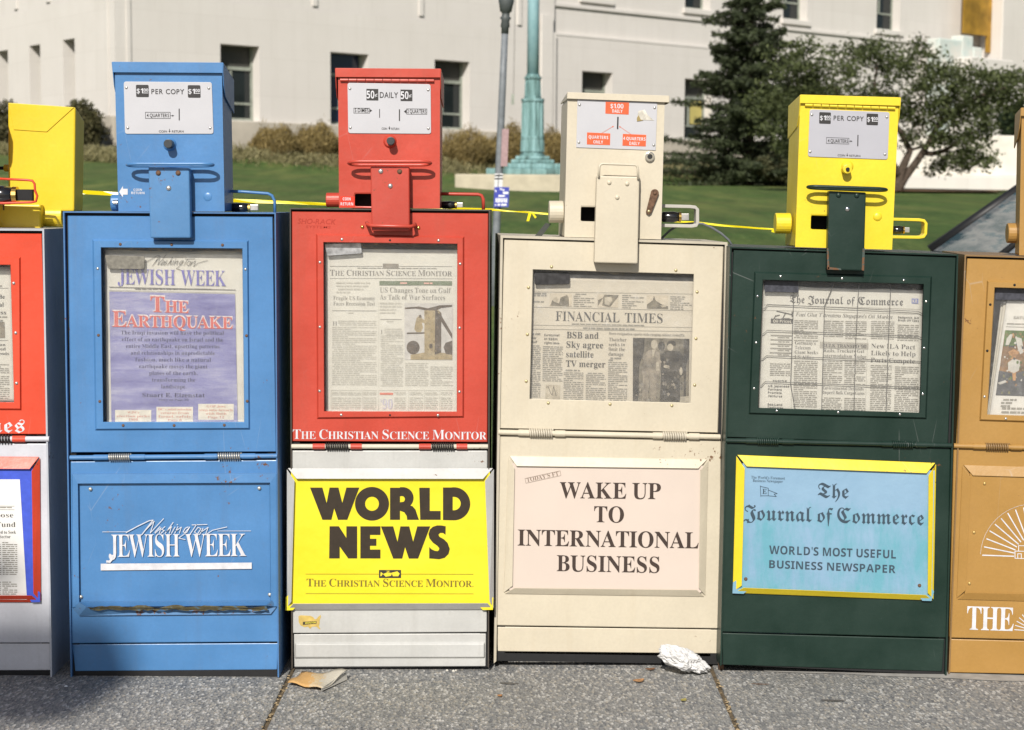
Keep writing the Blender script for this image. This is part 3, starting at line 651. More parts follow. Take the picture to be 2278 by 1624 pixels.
# slender grey post with papers
LP = Face((0, 9.0, 0)); lb = LP.hit(1100, 640); lt = LP.hit(1127, 20)
post = thing('lamp_post', (lb.x, 9, terrain(lb.x, 9)), 'slender grey metal post carrying stickers between the red and white boxes', 'lamp post')
GP = plain('grey galvanised paint', (.17, .185, .20), .5, vary=.2, scale=20)
lp = lambda v: LP.hit(1098.5 + 27 * (640 - v) / 620, v); q0 = lp(640); q0.z = terrain(lb.x, 9) - .1
MB().tube([q0, lp(540), lp(420), lp(200), lp(60)], [.033, .031, .029, .027, .025], 16).build('shaft', GP, post, smooth=True)
k = MB(); k.tube([lp(75), lp(62), lp(60), lp(46), lp(40), lp(36), lp(28), lp(26), lp(10), lp(2), lp(-12), lp(-40)], [.028, .028, .036, .030, .044, .030, .030, .044, .054, .060, .05, .04], 16)
k.build('finial', plain('dark grey iron', (.075, .085, .085), .5), post, smooth=True)
k = MB(); k.tube([lp(-40), lp(-60), lp(-110), lp(-160), lp(-185)], [.05, .12, .17, .12, .03], 20); k.build('globe', plain('milk glass globe', (.7, .7, .66), .25), post, smooth=True)
LF = Face((0, 8.965, 0), ay=-.04)
k = MB(); k.slab(LF, LF.rect(1117, 287, 15, 83), .006, .0); k.build('pink_notice', plain('faded pink notice', (.34, .23, .235), .8, scale=40), post)
k = MB(); k.slab(LF, LF.rect(1100.5, 386, 18.5, 30), .003, .0); pst = k.build('sticker_band', plain('white sticker band', (.62, .62, .63), .6), post)
k = MB()
for vv in (389, 396): k.poly(LF, LF.rect(1100.5, vv, 18.5, 3.2), .004)
k.poly(LF, LF.rect(1108.5, 386, 1.5, 30), .0045); k.build('stripe', plain('black print', (.02, .02, .022), .6), pst)
k = MB(); k.slab(LF, rrect(LF.rect(1100, 416, 33, 44.5), 1), .010, .006); fly = k.build('blue_flyer', plain('blue flyer print', (.045, .06, .36), .6), post)
k = MB()
for (x, y, w_, h) in ((1112, 419, 5, 3.4), (1118, 421, 4, 3.4), (1119, 426.5, 12, 5), (1109, 434, 14, 3.8), (1101.5, 423, 3, 4), (1101, 454.5, 3, 3), (1107, 453.5, 5.5, 4), (1115, 453.5, 12, 4.2)): k.poly(LF, LF.rect(x, y, w_, h), .0106)
for i, x in enumerate((1102.5, 1107, 1111, 1115.5, 1120.5, 1125)): k.poly(LF, LF.rect(x, 441, 3.2, 9 + (i % 2)), .0106)
k.build('lettering', plain('white print', (.78, .78, .8), .6), fly)
k = MB(); k.tube([lp(548), lp(543)], .034, 16); k.build('band_clamp', GP, post)

# parked car seen beyond the right-hand boxes
CY_ = 4.6; CF = Face((0, CY_, 0)); car = thing('parked_car', CF.hit(2330, 560) * 1, 'grey parked car whose dark-framed sloping window shows beyond the tan box', 'car'); 
car.location = (CF.hit(2330, 560).x, CY_ + .8, 0)
def cp(u, v): q = CF.hit(u, v); return q.x, q.z
ax_, az_ = cp(2070, 560); tx_, tz_ = cp(2290, 402); ax_ += .40; tx_ += .40; CARP = paint('car paint', (.10, .11, .12), .25, rust=0, spec=.6)
prof = [(ax_ - 1.15, .28), (ax_ - 1.18, .55), (ax_ - 1.05, .70), (ax_ - .15, az_ - .035), (ax_ + 3.2, az_ - .02), (ax_ + 3.3, .6), (ax_ + 3.25, .28)]
k = MB(); k.prism([Vector((x, CY_, z)) for x, z in prof], [Vector((x, CY_ + 1.6, z)) for x, z in prof]); k.build('body', CARP, car, bevel=.04)
BLK = plain('black rubber trim', (.012, .012, .013), .5)
roof = [(tx_, tz_), (tx_ + .35, tz_ + .05), (tx_ + 1.3, tz_ + .03), (tx_ + 2.1, az_ + .05)]
k = MB(); k.tube([(ax_ - .03, CY_ + .10, az_ - .03), (tx_, CY_ + .22, tz_)], .017, 8)
k.build('near_pillar', BLK, car, smooth=True); k = MB(); k.tube([(ax_ - .03, CY_ + 1.5, az_ - .03), (tx_, CY_ + 1.38, tz_)], .034, 8); k.build('far_pillar', BLK, car, smooth=True); k = MB()
k.tube([(ax_ + .75, CY_ + .105, az_), (ax_ + .80, CY_ + .22, tz_ + .03)], .02, 8); k.build('window_bar', BLK, car, smooth=True); k = MB(); k.tube([(ax_ + 2.3, CY_ + .1, az_), (tx_ + 1.3, CY_ + .22, tz_ + .02)], .03, 8)
k.build('rear_pillar', BLK, car, smooth=True)
k = MB(); k.prism([Vector((tx_, CY_ + .2, tz_)), Vector((tx_ + .35, CY_ + .2, tz_ + .05)), Vector((tx_ + 1.3, CY_ + .2, tz_ + .03)), Vector((tx_ + 1.3, CY_ + .2, tz_ - .01)), Vector((tx_ + .35, CY_ + .2, tz_ + .01))],
                  [Vector((tx_, CY_ + 1.4, tz_)), Vector((tx_ + .35, CY_ + 1.4, tz_ + .05)), Vector((tx_ + 1.3, CY_ + 1.4, tz_ + .03)), Vector((tx_ + 1.3, CY_ + 1.4, tz_ - .01)), Vector((tx_ + .35, CY_ + 1.4, tz_ + .01))]); k.build('roof', CARP, car, bevel=.02)
m, t, b = nmat('car window glass'); t.nodes.remove(b); v = coords(t); mpv = N(t, 'Mapping'); t.links.new(v, mpv.inputs[0]); mpv.inputs['Rotation'].default_value = (0, R(28), 0); mpv.inputs['Scale'].default_value = (1.0, 1.0, 9)
nz = noise(t, mpv.outputs[0], 1.3, 4, .6); g1 = N(t, 'BsdfGlossy', Roughness=.10); g1.inputs[0].default_value = (.62, .64, .63, 1)
bp = N(t, 'Bump', Strength=.3, Distance=.05); t.links.new(nz, bp.inputs['Height']); t.links.new(bp.outputs[0], g1.inputs['Normal'])
df = N(t, 'BsdfDiffuse'); t.links.new(ramp(t, nz, [(.40, (.05, .09, .11)), (.5, (.17, .19, .20)), (.56, (.24, .25, .25)), (.62, (.06, .12, .15))]).outputs[0], df.inputs[0])  # streaks of reflection painted into the diffuse colour
mx = N(t, 'MixShader'); mx.inputs[0].default_value = .35; t.links.new(df.outputs[0], mx.inputs[1]); t.links.new(g1.outputs[0], mx.inputs[2]); t.links.new(mx.outputs[0], t.nodes['Material Output'].inputs[0]); CG = m
k = MB(); k.prism([Vector((ax_, CY_ + .10, az_ - .03)), Vector((tx_, CY_ + .215, tz_)), Vector((tx_ + 1.3, CY_ + .215, tz_ + .02)), Vector((ax_ + 2.3, CY_ + .10, az_ - .03))],
                  [Vector((ax_, CY_ + .11, az_ - .03)), Vector((tx_, CY_ + .225, tz_)), Vector((tx_ + 1.3, CY_ + .225, tz_ + .02)), Vector((ax_ + 2.3, CY_ + .11, az_ - .03))]); k.build('side_window', CG, car)
k = MB(); k.add([(ax_ - .02, CY_ + .14, az_ - .03), (tx_ - .005, CY_ + .25, tz_), (tx_ - .005, CY_ + 1.35, tz_), (ax_ - .02, CY_ + 1.46, az_ - .03)], [[0, 1, 2, 3]]); k.build('windscreen', CG, car)
for x in (ax_ - .55, ax_ + 2.3):
    for y in (CY_ + .02, CY_ + 1.4):
        wh = MB().cyl((x, y - .03, .30), (x, y + .2, .30), .30, 28).build('wheel', BLK, car, smooth=False); MB().cyl((x, y - .035, .30), (x, y - .031, .30), .19, 20).build('rim', plain('steel rim', (.4, .4, .4), .35, metal=.8), wh)
k = MB(); k.box((ax_ - 1.19, CY_ + .1, .52), (ax_ - 1.12, CY_ + .4, .64)); k.build('headlight', plain('headlight lens', (.6, .6, .6), .1), car)

# unseen shadow caster added left of frame: its head shades the left-hand boxes' feet
tcast = 9.0; hx, hz = -1.155 - .195 * tcast, -.105 + .76 * tcast
sl_ = thing('shadow_caster', (hx - 1.6, -tcast, 0), 'added lamp-shaped shadow caster left of the frame, shading the pavement by the blue box', 'shadow caster')
MB().tube([(hx - 1.6, -tcast, -.1), (hx - 1.6, -tcast, 3), (hx - 1.6, -tcast, hz + .5)], [.09, .08, .06], 14).build('pole', GP, sl_, smooth=True)
MB().tube([(hx - 1.6, -tcast, hz + .4), (hx - .8, -tcast, hz + .55), (hx, -tcast, hz + .3)], .04, 10).build('arm', GP, sl_, smooth=True)
k = MB(); k.box((hx - .27, -tcast - .16, hz - .145), (hx + .27, -tcast + .16, hz + .145)); k.build('caster_head', GP, sl_, bevel=.09, seg=4)

# ================================================================== THE NEWSPAPER BOXES
BLACK = plain('dark interior', (.012, .012, .013), .8)
CHROME = plain('chrome', (.75, .74, .72), .18, metal=1.0, vary=.05)
STEEL = plain('zinc steel', (.52, .51, .49), .35, metal=.8, vary=.15)
RUSTY = plain('rusty steel', (.11, .06, .035), .8, vary=.5, scale=120)
BRASS = plain('brass', (.62, .42, .12), .25, metal=1.0, vary=.12)
WHITEP = plain('price plate white', (.455, .455, .48), .35, vary=.05, scale=8)
INK = plain('black ink', (.028, .026, .026), .55); INK2 = plain('small print ink', (.25, .235, .205), .8); INK3 = plain('headline ink', (.075, .07, .065), .7)
PAPER = plain('newsprint', (.57, .55, .495), .9, vary=.05, scale=14); PAPER2 = plain('newsprint edge', (.48, .45, .385), .9, vary=.1, scale=30)
WHT = plain('white lettering', (.56, .56, .59), .5)
ROW = 'coin-operated newspaper boxes standing in a row'

class Box:
    """one coin-operated newspaper box, measured on its own front plane"""
    def __init__(s, uc, label, yaw=0.0, ax=0.0, ay=0.0, y=0.0, depth=.36):
        F = Face((0, y, 0), 0); c = F.hit(uc, 1480); s.F = Face((c.x, y, 0), yaw, ax, ay); s.depth = depth
        s.root = thing('newspaper_box', (c.x, y, 0), label, 'newspaper box', ROW)
    def body(s, q, mat, lip=5, top=.006, bottom=None):
        """open-fronted sheet-metal cabinet: q outer front TL,TR,BR,BL"""
        F = s.F; b = MB(); qi = inset(q, lip); fr = [F.hit(x, y, top) for x, y in q]; inn = [F.hit(x, y, top) for x, y in qi]; D = F.n * -s.depth
        bk = [p + D for p in fr]; ib = [p + D * .985 for p in inn]; n = 4; vs = fr + inn + bk + ib; fs = []
        for i in (0, 1, 3):                                     # top, right and left only; the foot is open
            j = (i + 1) % 4; fs += [[i, j, 4 + j, 4 + i], [i, j, 8 + j, 8 + i], [4 + i, 4 + j, 12 + j, 12 + i]]
        fs += [[8, 9, 10, 11], [12, 13, 14, 15]]; b.add(vs, fs); s.q = q
        c = b.build('cabinet', mat, s.root); qs = inset(q, lip + 18)
        MB().loft(F, [(inset(q, lip + .6), -.0065), (qs, -.0065)]).build('gap_shade', BLACK, c); return c  # black strip round the door stands in for the shade of the gap
    def door(s, q, emb, win, mat, thick=.014, raise_=.007, winframe=True):
        F = s.F; b = MB(); w2 = 1.6
        loops = [(q, -.02), (q, -.003), (inset(q, w2), 0.0)]
        if emb: loops += [(inset(emb, -1.5), 0.0), (inset(emb, 2.2), raise_), (inset(win, -1.2), raise_), (win, raise_ - .002), (win, -.013)]
        else: loops += [(inset(win, -1.2), 0.0), (win, -.002), (win, -.013)]
        b.loft(F, loops); s.door_o = b.build('door', mat, s.root); s.win = win; s.raise_ = raise_ if emb else 0.0
        MB().slab(F, inset(win, -4), -.0135, -.0160).build('pane', glass_pane(), s.door_o); return s.door_o
    def screws(s, pts, mat, r=3.2, d=None, parent=None): rivets(s.F, pts, s.raise_ + .0 if d is None else d, r, mat, parent or s.door_o)
    def tagstick(s, q, mat, lines=4):
        t = MB().slab(s.F, rrect(q, 3), -.0115, -.0133).build('notice_tag', mat, s.door_o, bevel=.0005)
    def hinge(s, a, b, r, mat, springs, collars, cmat, smat):
        """rod from pixel a to b with coil springs and collars given as fractions"""
        F = s.F; d = .004; A, B_ = F.hit(*a, d), F.hit(*b, d); rr = r / 936
        h = MB().cyl(A, B_, rr, 14).build('hinge_rod', mat, s.root, smooth=False)
        L = lambda t: A + (B_ - A) * t
        for t0, t1 in collars: MB().cyl(L(t0), L(t1), rr * 1.22, 14).build('collar', cmat, h)
        for t0, t1 in springs:
            pts = []; ax = (B_ - A).normalized(); up = Vector((0, 0, 1)); fw = ax.cross(up)
            for i in range(141): an = i / 140 * 2 * math.pi * 10; pts.append(L(t0 + (t1 - t0) * i / 140) + (up * math.cos(an) + fw * math.sin(an)) * rr * 1.25)
            MB().tube(pts, rr * .42, 5).build('spring', smat, h, smooth=True)
        return h
    def panel(s, q, mat, d=0.0, name='lower_panel', bevel=.0025):
        o = MB().slab(s.F, q, d, d - .012).build(name, mat, s.root, bevel=bevel); return o
    def kick(s, q, mat, ribs=None, d=-.004):
        k = MB().slab(s.F, q, d, d - .012)
        if ribs:
            for a, b_ in ribs:
                (x0, y0), (x1, y1), (x2, y2), (x3, y3) = q; sl = (y1 - y0) / (x1 - x0)
                k.loft(s.F, [([(x0 + 2, a), (x1 - 2, a + sl * (x1 - x0)), (x1 - 2, b_ + sl * (x1 - x0)), (x0 + 2, b_)], d - .001), ([(x0 + 5, a + 5), (x1 - 5, a + 5), (x1 - 5, b_ - 4), (x0 + 5, b_ - 4)], d + .006)], cap1=True)
        return k.build('kick_panel', mat, s.root, bevel=.002)
    def head(s, face, mat, hood=None, depth=.21, hole=None, slope=.0, hoodh=None, skirt=None, hoodmat=None, d=-.005, hinge=None):
        F = s.F; b = MB(); fr = [F.hit(x, y, d) for x, y in face]; D = F.n * -depth; bk = [p + D for p in fr]
        bk[0] = bk[0] + Vector((0, 0, -slope)); bk[1] = bk[1] + Vector((0, 0, -slope))
        b.add(fr + bk, [[0, 1, 5, 4], [1, 2, 6, 5], [2, 3, 7, 6], [3, 0, 4, 7], [4, 5, 6, 7]])
        if hole: b.loft(F, [(face, d), (hole, d), (hole, d - .004)])
        else: b.add(fr, [[0, 1, 2, 3]])
        s.headd = d; s.head_o = b.build('coin_head', mat, s.root, bevel=.0035)
        if hole: MB().slab(F, inset(hole, -6), d - .05, d - .06).build('return_chute', BLACK, s.head_o)
        if hood:                                                # cap with sloping top and side skirts: TL,TR,BR,BL in front
            h = MB(); f = [F.hit(x, y, d + .007) for x, y in hood]; bb = [p + F.n * -(depth + .016) for p in f]
            for i in (0, 1): bb[i] = bb[i] + Vector((0, 0, -slope))
            h.add(f + bb, [[0, 1, 2, 3], [0, 1, 5, 4]])
            sk_ = skirt or 60
            for i, j, sg in ((0, 3, 1), (1, 2, -1)):              # skirts: deeper towards the back
                p0, p3 = f[i], f[j]; q0, q3 = bb[i], bb[j]; low = Vector((0, 0, -sk_ / 936)); m0 = p0 + F.n * -.02
                h.add([p0, p3, p3 + F.n * -.010 + low * .55, p3 + F.n * -.03 + low, q0 + low * 1.5, q0], [[0, 1, 2, 3, 4, 5]])
            ho = h.build('hood', hoodmat or mat, s.head_o)
            md = ho.modifiers.new('sheet', 'SOLIDIFY'); md.thickness = .0022; md.offset = 0
            bv = ho.modifiers.new('bevel', 'BEVEL'); bv.width = .003; bv.segments = 2; bv.limit_method = 'ANGLE'; bv.angle_limit = R(35)
        if hinge:
            (x0, y0), (x1, y1) = hinge; k = MB(); n = 11
            for i in range(n):
                t0, t1 = i / n + .004, (i + 1) / n - .004; k.cyl(F.hit(x0 + (x1 - x0) * t0, y0 + (y1 - y0) * t0, d + .004), F.hit(x0 + (x1 - x0) * t1, y0 + (y1 - y0) * t1, d + .004), .0036, 8)
            k.build('piano_hinge', hoodmat or mat, s.head_o)
        return s.head_o
    def plate(s, q, mat=None, r=5, riv=None, rmat=None):
        s.pd = s.headd + .0022; s.plate_o = MB().slab(s.F, rrect(q, r), s.pd, s.headd - .001).build('price_plate', mat or WHITEP, s.root, bevel=.0006)
        if riv: rivets(s.F, riv, s.pd, 3.4, rmat or STEEL, s.plate_o, 'rivet')
        return s.plate_o
    def button(s, c, tip, rw, rt, mat, tmat, L=.03):
        F = s.F; d = s.headd; k = MB(); k.loft(F, [([(c[0] + rw * math.cos(a), c[1] + rw * math.sin(a)) for a in np.linspace(0, 2 * math.pi, 21)[:-1]], d),
            ([(c[0] + rw * .72 * math.cos(a), c[1] + rw * .72 * math.sin(a)) for a in np.linspace(0, 2 * math.pi, 21)[:-1]], d + .006)], cap1=True)
        b = k.build('coin_button', mat, s.head_o); p = F.hit(tip[0], tip[1], d + L); MB().cyl(p - F.n * L, p, rt / 936, 18).build('plunger', tmat, s.root, bevel=.0012)
    def channel(s, q, mat, bolts, bmats, prot=.03, rb=5.5):
        o = MB().slab(s.F, q, prot, .004).build('handle_plate', mat, s.root, bevel=.003)
        for b_, m_ in zip(bolts, bmats): rivets(s.F, [b_], prot, rb, m_, o, 'bolt')
        return o
    def loop(s, uL, uR, vf, vb, mat, d0=.012, d1=.044, r=.0038, sl=0.0):
        """rounded handle ring lying level; vf / vb are the heights of its front and back rods"""
        F = s.F; pts = []; um = (uL + uR) / 2; hw = (uR - uL) / 2; e = min(24, hw * .4)
        def q(u, t): return F.hit(u, (vb + (vf - vb) * t) + (u - um) * sl, d0 + (d1 - d0) * t)
        for i in range(9): a = math.pi / 2 - i / 8 * math.pi; pts.append(q(uR - e + e * math.cos(a), .5 - .5 * math.sin(a)))
        for i in range(9): a = -math.pi / 2 - i / 8 * math.pi; pts.append(q(uL + e + e * math.cos(a), .5 - .5 * math.sin(a)))
        return MB().tube(pts, r, 10, closed=True).build('door_handle', mat, s.root, smooth=True)
    def frame(s, outer, inner, w, mat, d0=.003, d1=.016, cut=16, name='card_frame', tops=(1, 1, 1, 1), mats=None):
        """four folded flanges round a display card, outer edge low, inner edge lifted"""
        F = s.F; o = None; parts = []
        for i in range(4):
            if not tops[i]: continue
            a, b_ = outer[i], outer[(i + 1) % 4]; c_, d_ = inner[(i + 1) % 4], inner[i]
            e = (Vector(b_) - Vector(a)).normalized() * 2.2
            pts = [(a[0] + e.x, a[1] + e.y, d0), (b_[0] - e.x, b_[1] - e.y, d0), (c_[0] - e.x * 2, c_[1] - e.y * 2, d1), (d_[0] + e.x * 2, d_[1] + e.y * 2, d1)]
            k = MB().slab(F, pts, 0, -.0022); mm = mats[i] if mats else mat
            if o is None: o = k.build(name, mm, s.root, bevel=.0008)
            else: k.build('flange', mm, o, bevel=.0008)
        return o
    def bracket(s, pts, r, mat, d=-.10, flat=False):
        F = s.F
        if flat:
            k = MB(); P_ = [F.hit(u, v, d) for u, v in pts]; wd = F.n * -.035; n = len(P_); c = sum(P_, Vector()) / n
            off = []
            for i in range(n):
                a = P_[max(0, i - 1)]; b_ = P_[min(n - 1, i + 1)]; t = (b_ - a).normalized(); nn = t.cross(F.n).normalized(); off.append(nn * r)
            vs = [p + o for p, o in zip(P_, off)] + [p - o for p, o in zip(P_, off)]; vs += [x + wd for x in vs]; fs = []
            for i in range(n - 1): fs += [[i, i + 1, n + i + 1, n + i], [2 * n + i, 2 * n + i + 1, 3 * n + i + 1, 3 * n + i], [i, i + 1, 2 * n + i + 1, 2 * n + i], [n + i, n + i + 1, 3 * n + i + 1, 3 * n + i]]
            fs += [[0, n, 3 * n, 2 * n], [n - 1, 2 * n - 1, 4 * n - 1, 3 * n - 1]]
            return k.add(vs, fs).build('lock_bracket', mat, s.root, bevel=.0012)
        return MB().tube([F.hit(u, v, d) for u, v in pts], r, 8).build('lock_bracket', mat, s.root, smooth=True)
    def lockcyl(s, u0, u1, v0, v1, mat, d=-.06, cap=None):
        F = s.F; a, b_ = F.hit(u0, (v0 + v1) / 2, d), F.hit(u1 + 6, (v0 + v1) / 2, d); o = MB().cyl(a, b_, (v1 - v0) / 2 / 936, 22).build('lock_cylinder', mat, s.head_o, bevel=.002)
    def padlock(s, q, label, d=-.115, hasp=None):
        """u0,v0,u1,v1 of the black body; brass collar and end at its right"""
        F = s.F; u0, v0, u1, v1 = q; p0, p1 = F.hit(u0, (v0 + v1) / 2, d), F.hit(u1, (v0 + v1) / 2, d); r = (v1 - v0) / 2 / 936; L = p1 - p0
        o = thing('padlock', p0 + L * .5, label, 'padlock', 'padlocks hanging in the lock brackets')
        gl = plain('black padlock enamel', (.01, .01, .011), .15, spec=.8)
        MB().tube([p0, p0 + L * .08, p0 + L * .45, p0 + L * .66], [r * .6, r * .95, r, r * .8], 16).build('lock_body', gl, o, smooth=True)
        MB().cyl(p0 + L * .64, p0 + L * .72, r * .92, 16).build('collar', BRASS, o); MB().box(tuple(p0 + L * .72 - Vector((0, .008, r * .6))), tuple(p0 + L * 1.0 + Vector((0, .008, r * .6)))).build('hasp', hasp or STEEL, o, bevel=.001)
        return o
    def paper(s, q, d, label, rip=None, mat=None, thick=.006, wavy=0.0, seed=0):
        """a folded newspaper standing behind the pane; returns (thing, printing face)"""
        F2 = Face(s.F.o, 0, s.F.ax, s.F.ay); F2.n = s.F.n; g = random.Random(seed); ph = [g.uniform(0, 6) for _ in range(6)]; A = (rip or .0006) * (1 if label.startswith('purple') else .45)
        F2.rip = lambda u, v: A * (math.sin(u / 31 + ph[0] + v / 57) + .7 * math.sin(v / 23 + ph[1]) + .5 * math.sin(u / 17 - v / 29 + ph[2]) + .45 * math.sin(v / 9.5 + ph[3] + u / 60))
        nu, nv = 36, 48; vs = []; fs = []; (x0, y0), (x1, y1), (x2, y2), (x3, y3) = q
        for j in range(nv + 1):
            for i in range(nu + 1):
                a, b_ = i / nu, j / nv; u = (1 - b_) * ((1 - a) * x0 + a * x1) + b_ * ((1 - a) * x3 + a * x2); v = (1 - b_) * ((1 - a) * y0 + a * y1) + b_ * ((1 - a) * y3 + a * y2)
                if j == 0: v += wavy * (math.sin(u / 37 + ph[4]) + .6 * math.sin(u / 16 + ph[5]))
                vs.append(F2.hit(u, v, d))
        W_ = nu + 1
        for j in range(nv):
            for i in range(nu): fs.append([j * W_ + i, j * W_ + i + 1, (j + 1) * W_ + i + 1, (j + 1) * W_ + i])
        c = F2.hit((x2 + x3) / 2, (y2 + y3) / 2, d); t = thing('newspaper', c, label, 'newspaper', 'newspapers behind the display windows')
        o = MB().add(vs, fs).build('front_page', mat or PAPER, t, smooth=True); md = o.modifiers.new('sheet', 'SOLIDIFY'); md.thickness = thick; md.offset = -1 if (o.data.polygons[0].normal.dot(F2.n) > 0) else 1
        s.pF = F2; s.pp = d + (.0013 if not label.startswith('purple') else .0021); return t, F2
def ink(mb, name, mat, t): return mb.build(name, mat, t, recalc=False)

def mottle(pic, F, q, d, mats, n, seed, size=(2.5, 8)):
    """irregular tonal patches that break a printed picture up like a halftone photograph"""
    g = random.Random(seed); ms_ = [MB() for _ in mats]
    for k in range(n):
        a, b_ = g.random(), g.random(); (x0, y0), (x1, y1), (x2, y2), (x3, y3) = q
        u = (1 - b_) * ((1 - a) * x0 + a * x1) + b_ * ((1 - a) * x3 + a * x2); v = (1 - b_) * ((1 - a) * y0 + a * y1) + b_ * ((1 - a) * y3 + a * y2); r = g.uniform(*size)
        ms_[k % len(mats)].poly(F, [(u + r * g.uniform(.5, 1) * math.cos(t_), v + r * g.uniform(.5, 1.3) * math.sin(t_)) for t_ in np.linspace(0, 2 * math.pi, 8)[:-1]], d + k * 2e-6)
    for m_, x in zip(mats, ms_): x.build('picture_tone', m_, pic, recalc=False)

# ------------------------------------------------------------------ 1. light blue box
BLU = paint('sky blue enamel', (.060, .185, .40), .34, rust=.55)
BLS = paint('blue enamel of the cabinet', (.05, .15, .34), .4, rust=.3)
B = Box(385, 'light blue newspaper box with white lettering on its lower panel, left of the red box', ax=.004, ay=.010, y=-.055)
B.body([(140, 470), (613.5, 473), (620.5, 1508), (157, 1511)], BLS, lip=3)
qd = [(150.5, 480), (607, 482.5), (615, 1005.5), (158, 1007)]
B.door(qd, [(206.7, 534), (551.7, 536), (555, 954), (213, 956)], [(225, 551), (539, 553.5), (543.3, 938.5), (230, 938.5)], BLU)
B.screws([(267.7, 543.5), (381.7, 544.2), (495, 545.2), (219, 745.8), (548.3, 746.8), (222, 893), (550, 892.5), (274, 946.5), (387.3, 946.5), (499, 945.8)], RUSTY, 3.4)
B.screws([(217.3, 597.5), (546, 599)], STEEL, 3.2)
B.tagstick([(233, 567.5), (321.7, 570), (321, 598.5), (240, 598)], plain('dymo tag grey', (.17, .16, .135), .5, vary=.35, scale=90))
B.hinge((155.7, 1018.2), (616.7, 1014.2), 5.2, BLU, [(.19, .293), (.717, .826)], [(.115, .185), (.297, .362), (.65, .71), (.83, .895)], BLU, plain('spring steel', (.42, .41, .38), .4, metal=.7))
lp_ = B.panel([(156.5, 1026), (617.5, 1023), (619, 1428), (159, 1431.5)], BLU)
pf = MB().loft(B.F, [([(160, 1054), (616.5, 1052), (617, 1350), (161, 1352)], .0005), ([(161, 1055), (615.5, 1053), (616, 1349), (162, 1351)], .008), ([(173, 1075.5), (601, 1073.5), (603, 1338), (176, 1340)], .010), ([(174.5, 1077), (599.5, 1075), (601.5, 1336.5), (177.5, 1338.5)], .003)])
pf.build('panel_frame', BLU, lp_)
B.screws([(201, 1088), (576.7, 1086), (180, 1327.8), (600, 1322.8)], plain('galvanised screw', (.55, .53, .46), .35, metal=.6), 4.2, .003, lp_)
RL = paint('rust-bitten blue lip', (.07, .18, .36), .6, rust=1.6, vary=.3)
MB().slab(B.F, [(162, 1355, .003), (176, 1340, .014), (192, 1350, .02), (592, 1347, .02), (604, 1336, .014), (616.5, 1349, .003), (602, 1366, .006), (176, 1369.5, .006)], 0, -.003).build('card_lip', RL, lp_)
m, t, b = nmat('rust crust'); t.links.new(ramp(t, noise(t, coords(t), 60, 6, .7), [(.35, (.05, .042, .022)), (.55, (.10, .085, .04)), (.68, (.06, .14, .22))]).outputs[0], b.inputs['Base Color']); b.inputs['Roughness'].default_value = .95
g_ = random.Random(2); tp_ = [(196 + i * 9.9, 1349 + 2.2 * math.sin(i * .9) + g_.uniform(-2, 2), .0235) for i in range(41)]; bt_ = [(596 - i * 9.9, 1357 + g_.uniform(-2.4, 2.4), .0185) for i in range(41)]
MB().slab(B.F, tp_ + bt_, 0, -.001).build('rust_stain', m, lp_)
B.kick([(160, 1433.5), (619, 1430.5), (616.5, 1490), (167, 1493.5)], BLU, d=-.006)
k = MB()
text(k, B.F, 'JEWISH', 'sr', (242, 1239.5), (399.5, 1238.3), 50, .0040, track=-.10); text(k, B.F, 'WEEK', 'sr', (412.5, 1238.2), (548, 1237.3), 50, .0040, track=-.10)
stroke(k, B.F, [(249.5, 1236), (248.5, 1244), (244, 1249.5), (238, 1249)], 5, .0041)
k.poly(B.F, [(224, 1254), (560, 1251.5), (560, 1265.5), (224, 1269)], .0040)
for st_ in WASH: stroke(k, B.F, [(216.5 + x / 6.247, 1128.2 + y / 6.247) for x, y in st_], 1.5 if st_[0][0] not in (400,) else 2.0, .0043)
stroke(k, B.F, [(228, 1183.2), (281, 1183)], 1.0, .0040); stroke(k, B.F, [(484, 1181.2), (558, 1181)], 1.0, .0040)
k.build('lettering', WHT, lp_, recalc=False)
B.head([(254.9, 146), (493.4, 146), (499.6, 470.5), (263.5, 470.5)], BLU, hood=[(249.2, 138), (496.2, 139.8), (495.6, 162.5), (251.5, 161)], slope=.028, skirt=50, depth=.13)
B.plate([(275, 181.4), (471, 182.8), (474.9, 297.8), (277.9, 297.8)], riv=[(281, 194.8), (464.5, 196.2), (284.3, 284.3), (467.4, 284.6)])
k = MB(); F, d = B.F, B.pd + .0006
for q in ([(302.3, 188.6), (330.5, 188.8), (331.2, 216), (303, 215.8)], [(417.6, 189.4), (445.6, 189.6), (446.3, 217.4), (418.2, 217.2)]): k.poly(F, rrect(q, 2.5), d)
text(k, F, 'PER COPY', 'g', (336.8, 209), (409.8, 209.4), 11, d, track=.06); text(k, F, '4 QUARTERS', 'g', (326.5, 260.5), (376, 260.7), 8, d)
for a, b_ in (((323.6, 249.6), (378.4, 249.9)), ((323.6, 263.3), (378.9, 263.6)), ((323.6, 249.6), (323.6, 263.3)), ((378.6, 249.9), (378.9, 263.6)), ((379, 257.3), (386, 257.4))): rule(k, F, a, b_, .9, d)
k.poly(F, [(383, 255.2), (387.5, 257.4), (383, 259.4)], d); k.poly(F, [(397.4, 241.7), (399.6, 241.7), (399.8, 267.8), (397.6, 267.8)], d)
text(k, F, 'COIN', 'g', (353.5, 294.6), (371.5, 294.6), 4.6, d); text(k, F, 'RETURN', 'g', (382.5, 294.6), (408.5, 294.6), 4.6, d); rule(k, F, (377, 287), (377, 292), 1.2, d); k.poly(F, [(374.5, 291), (379.5, 291), (377, 295)], d)
k.build('lettering', INK, B.plate_o, recalc=False)
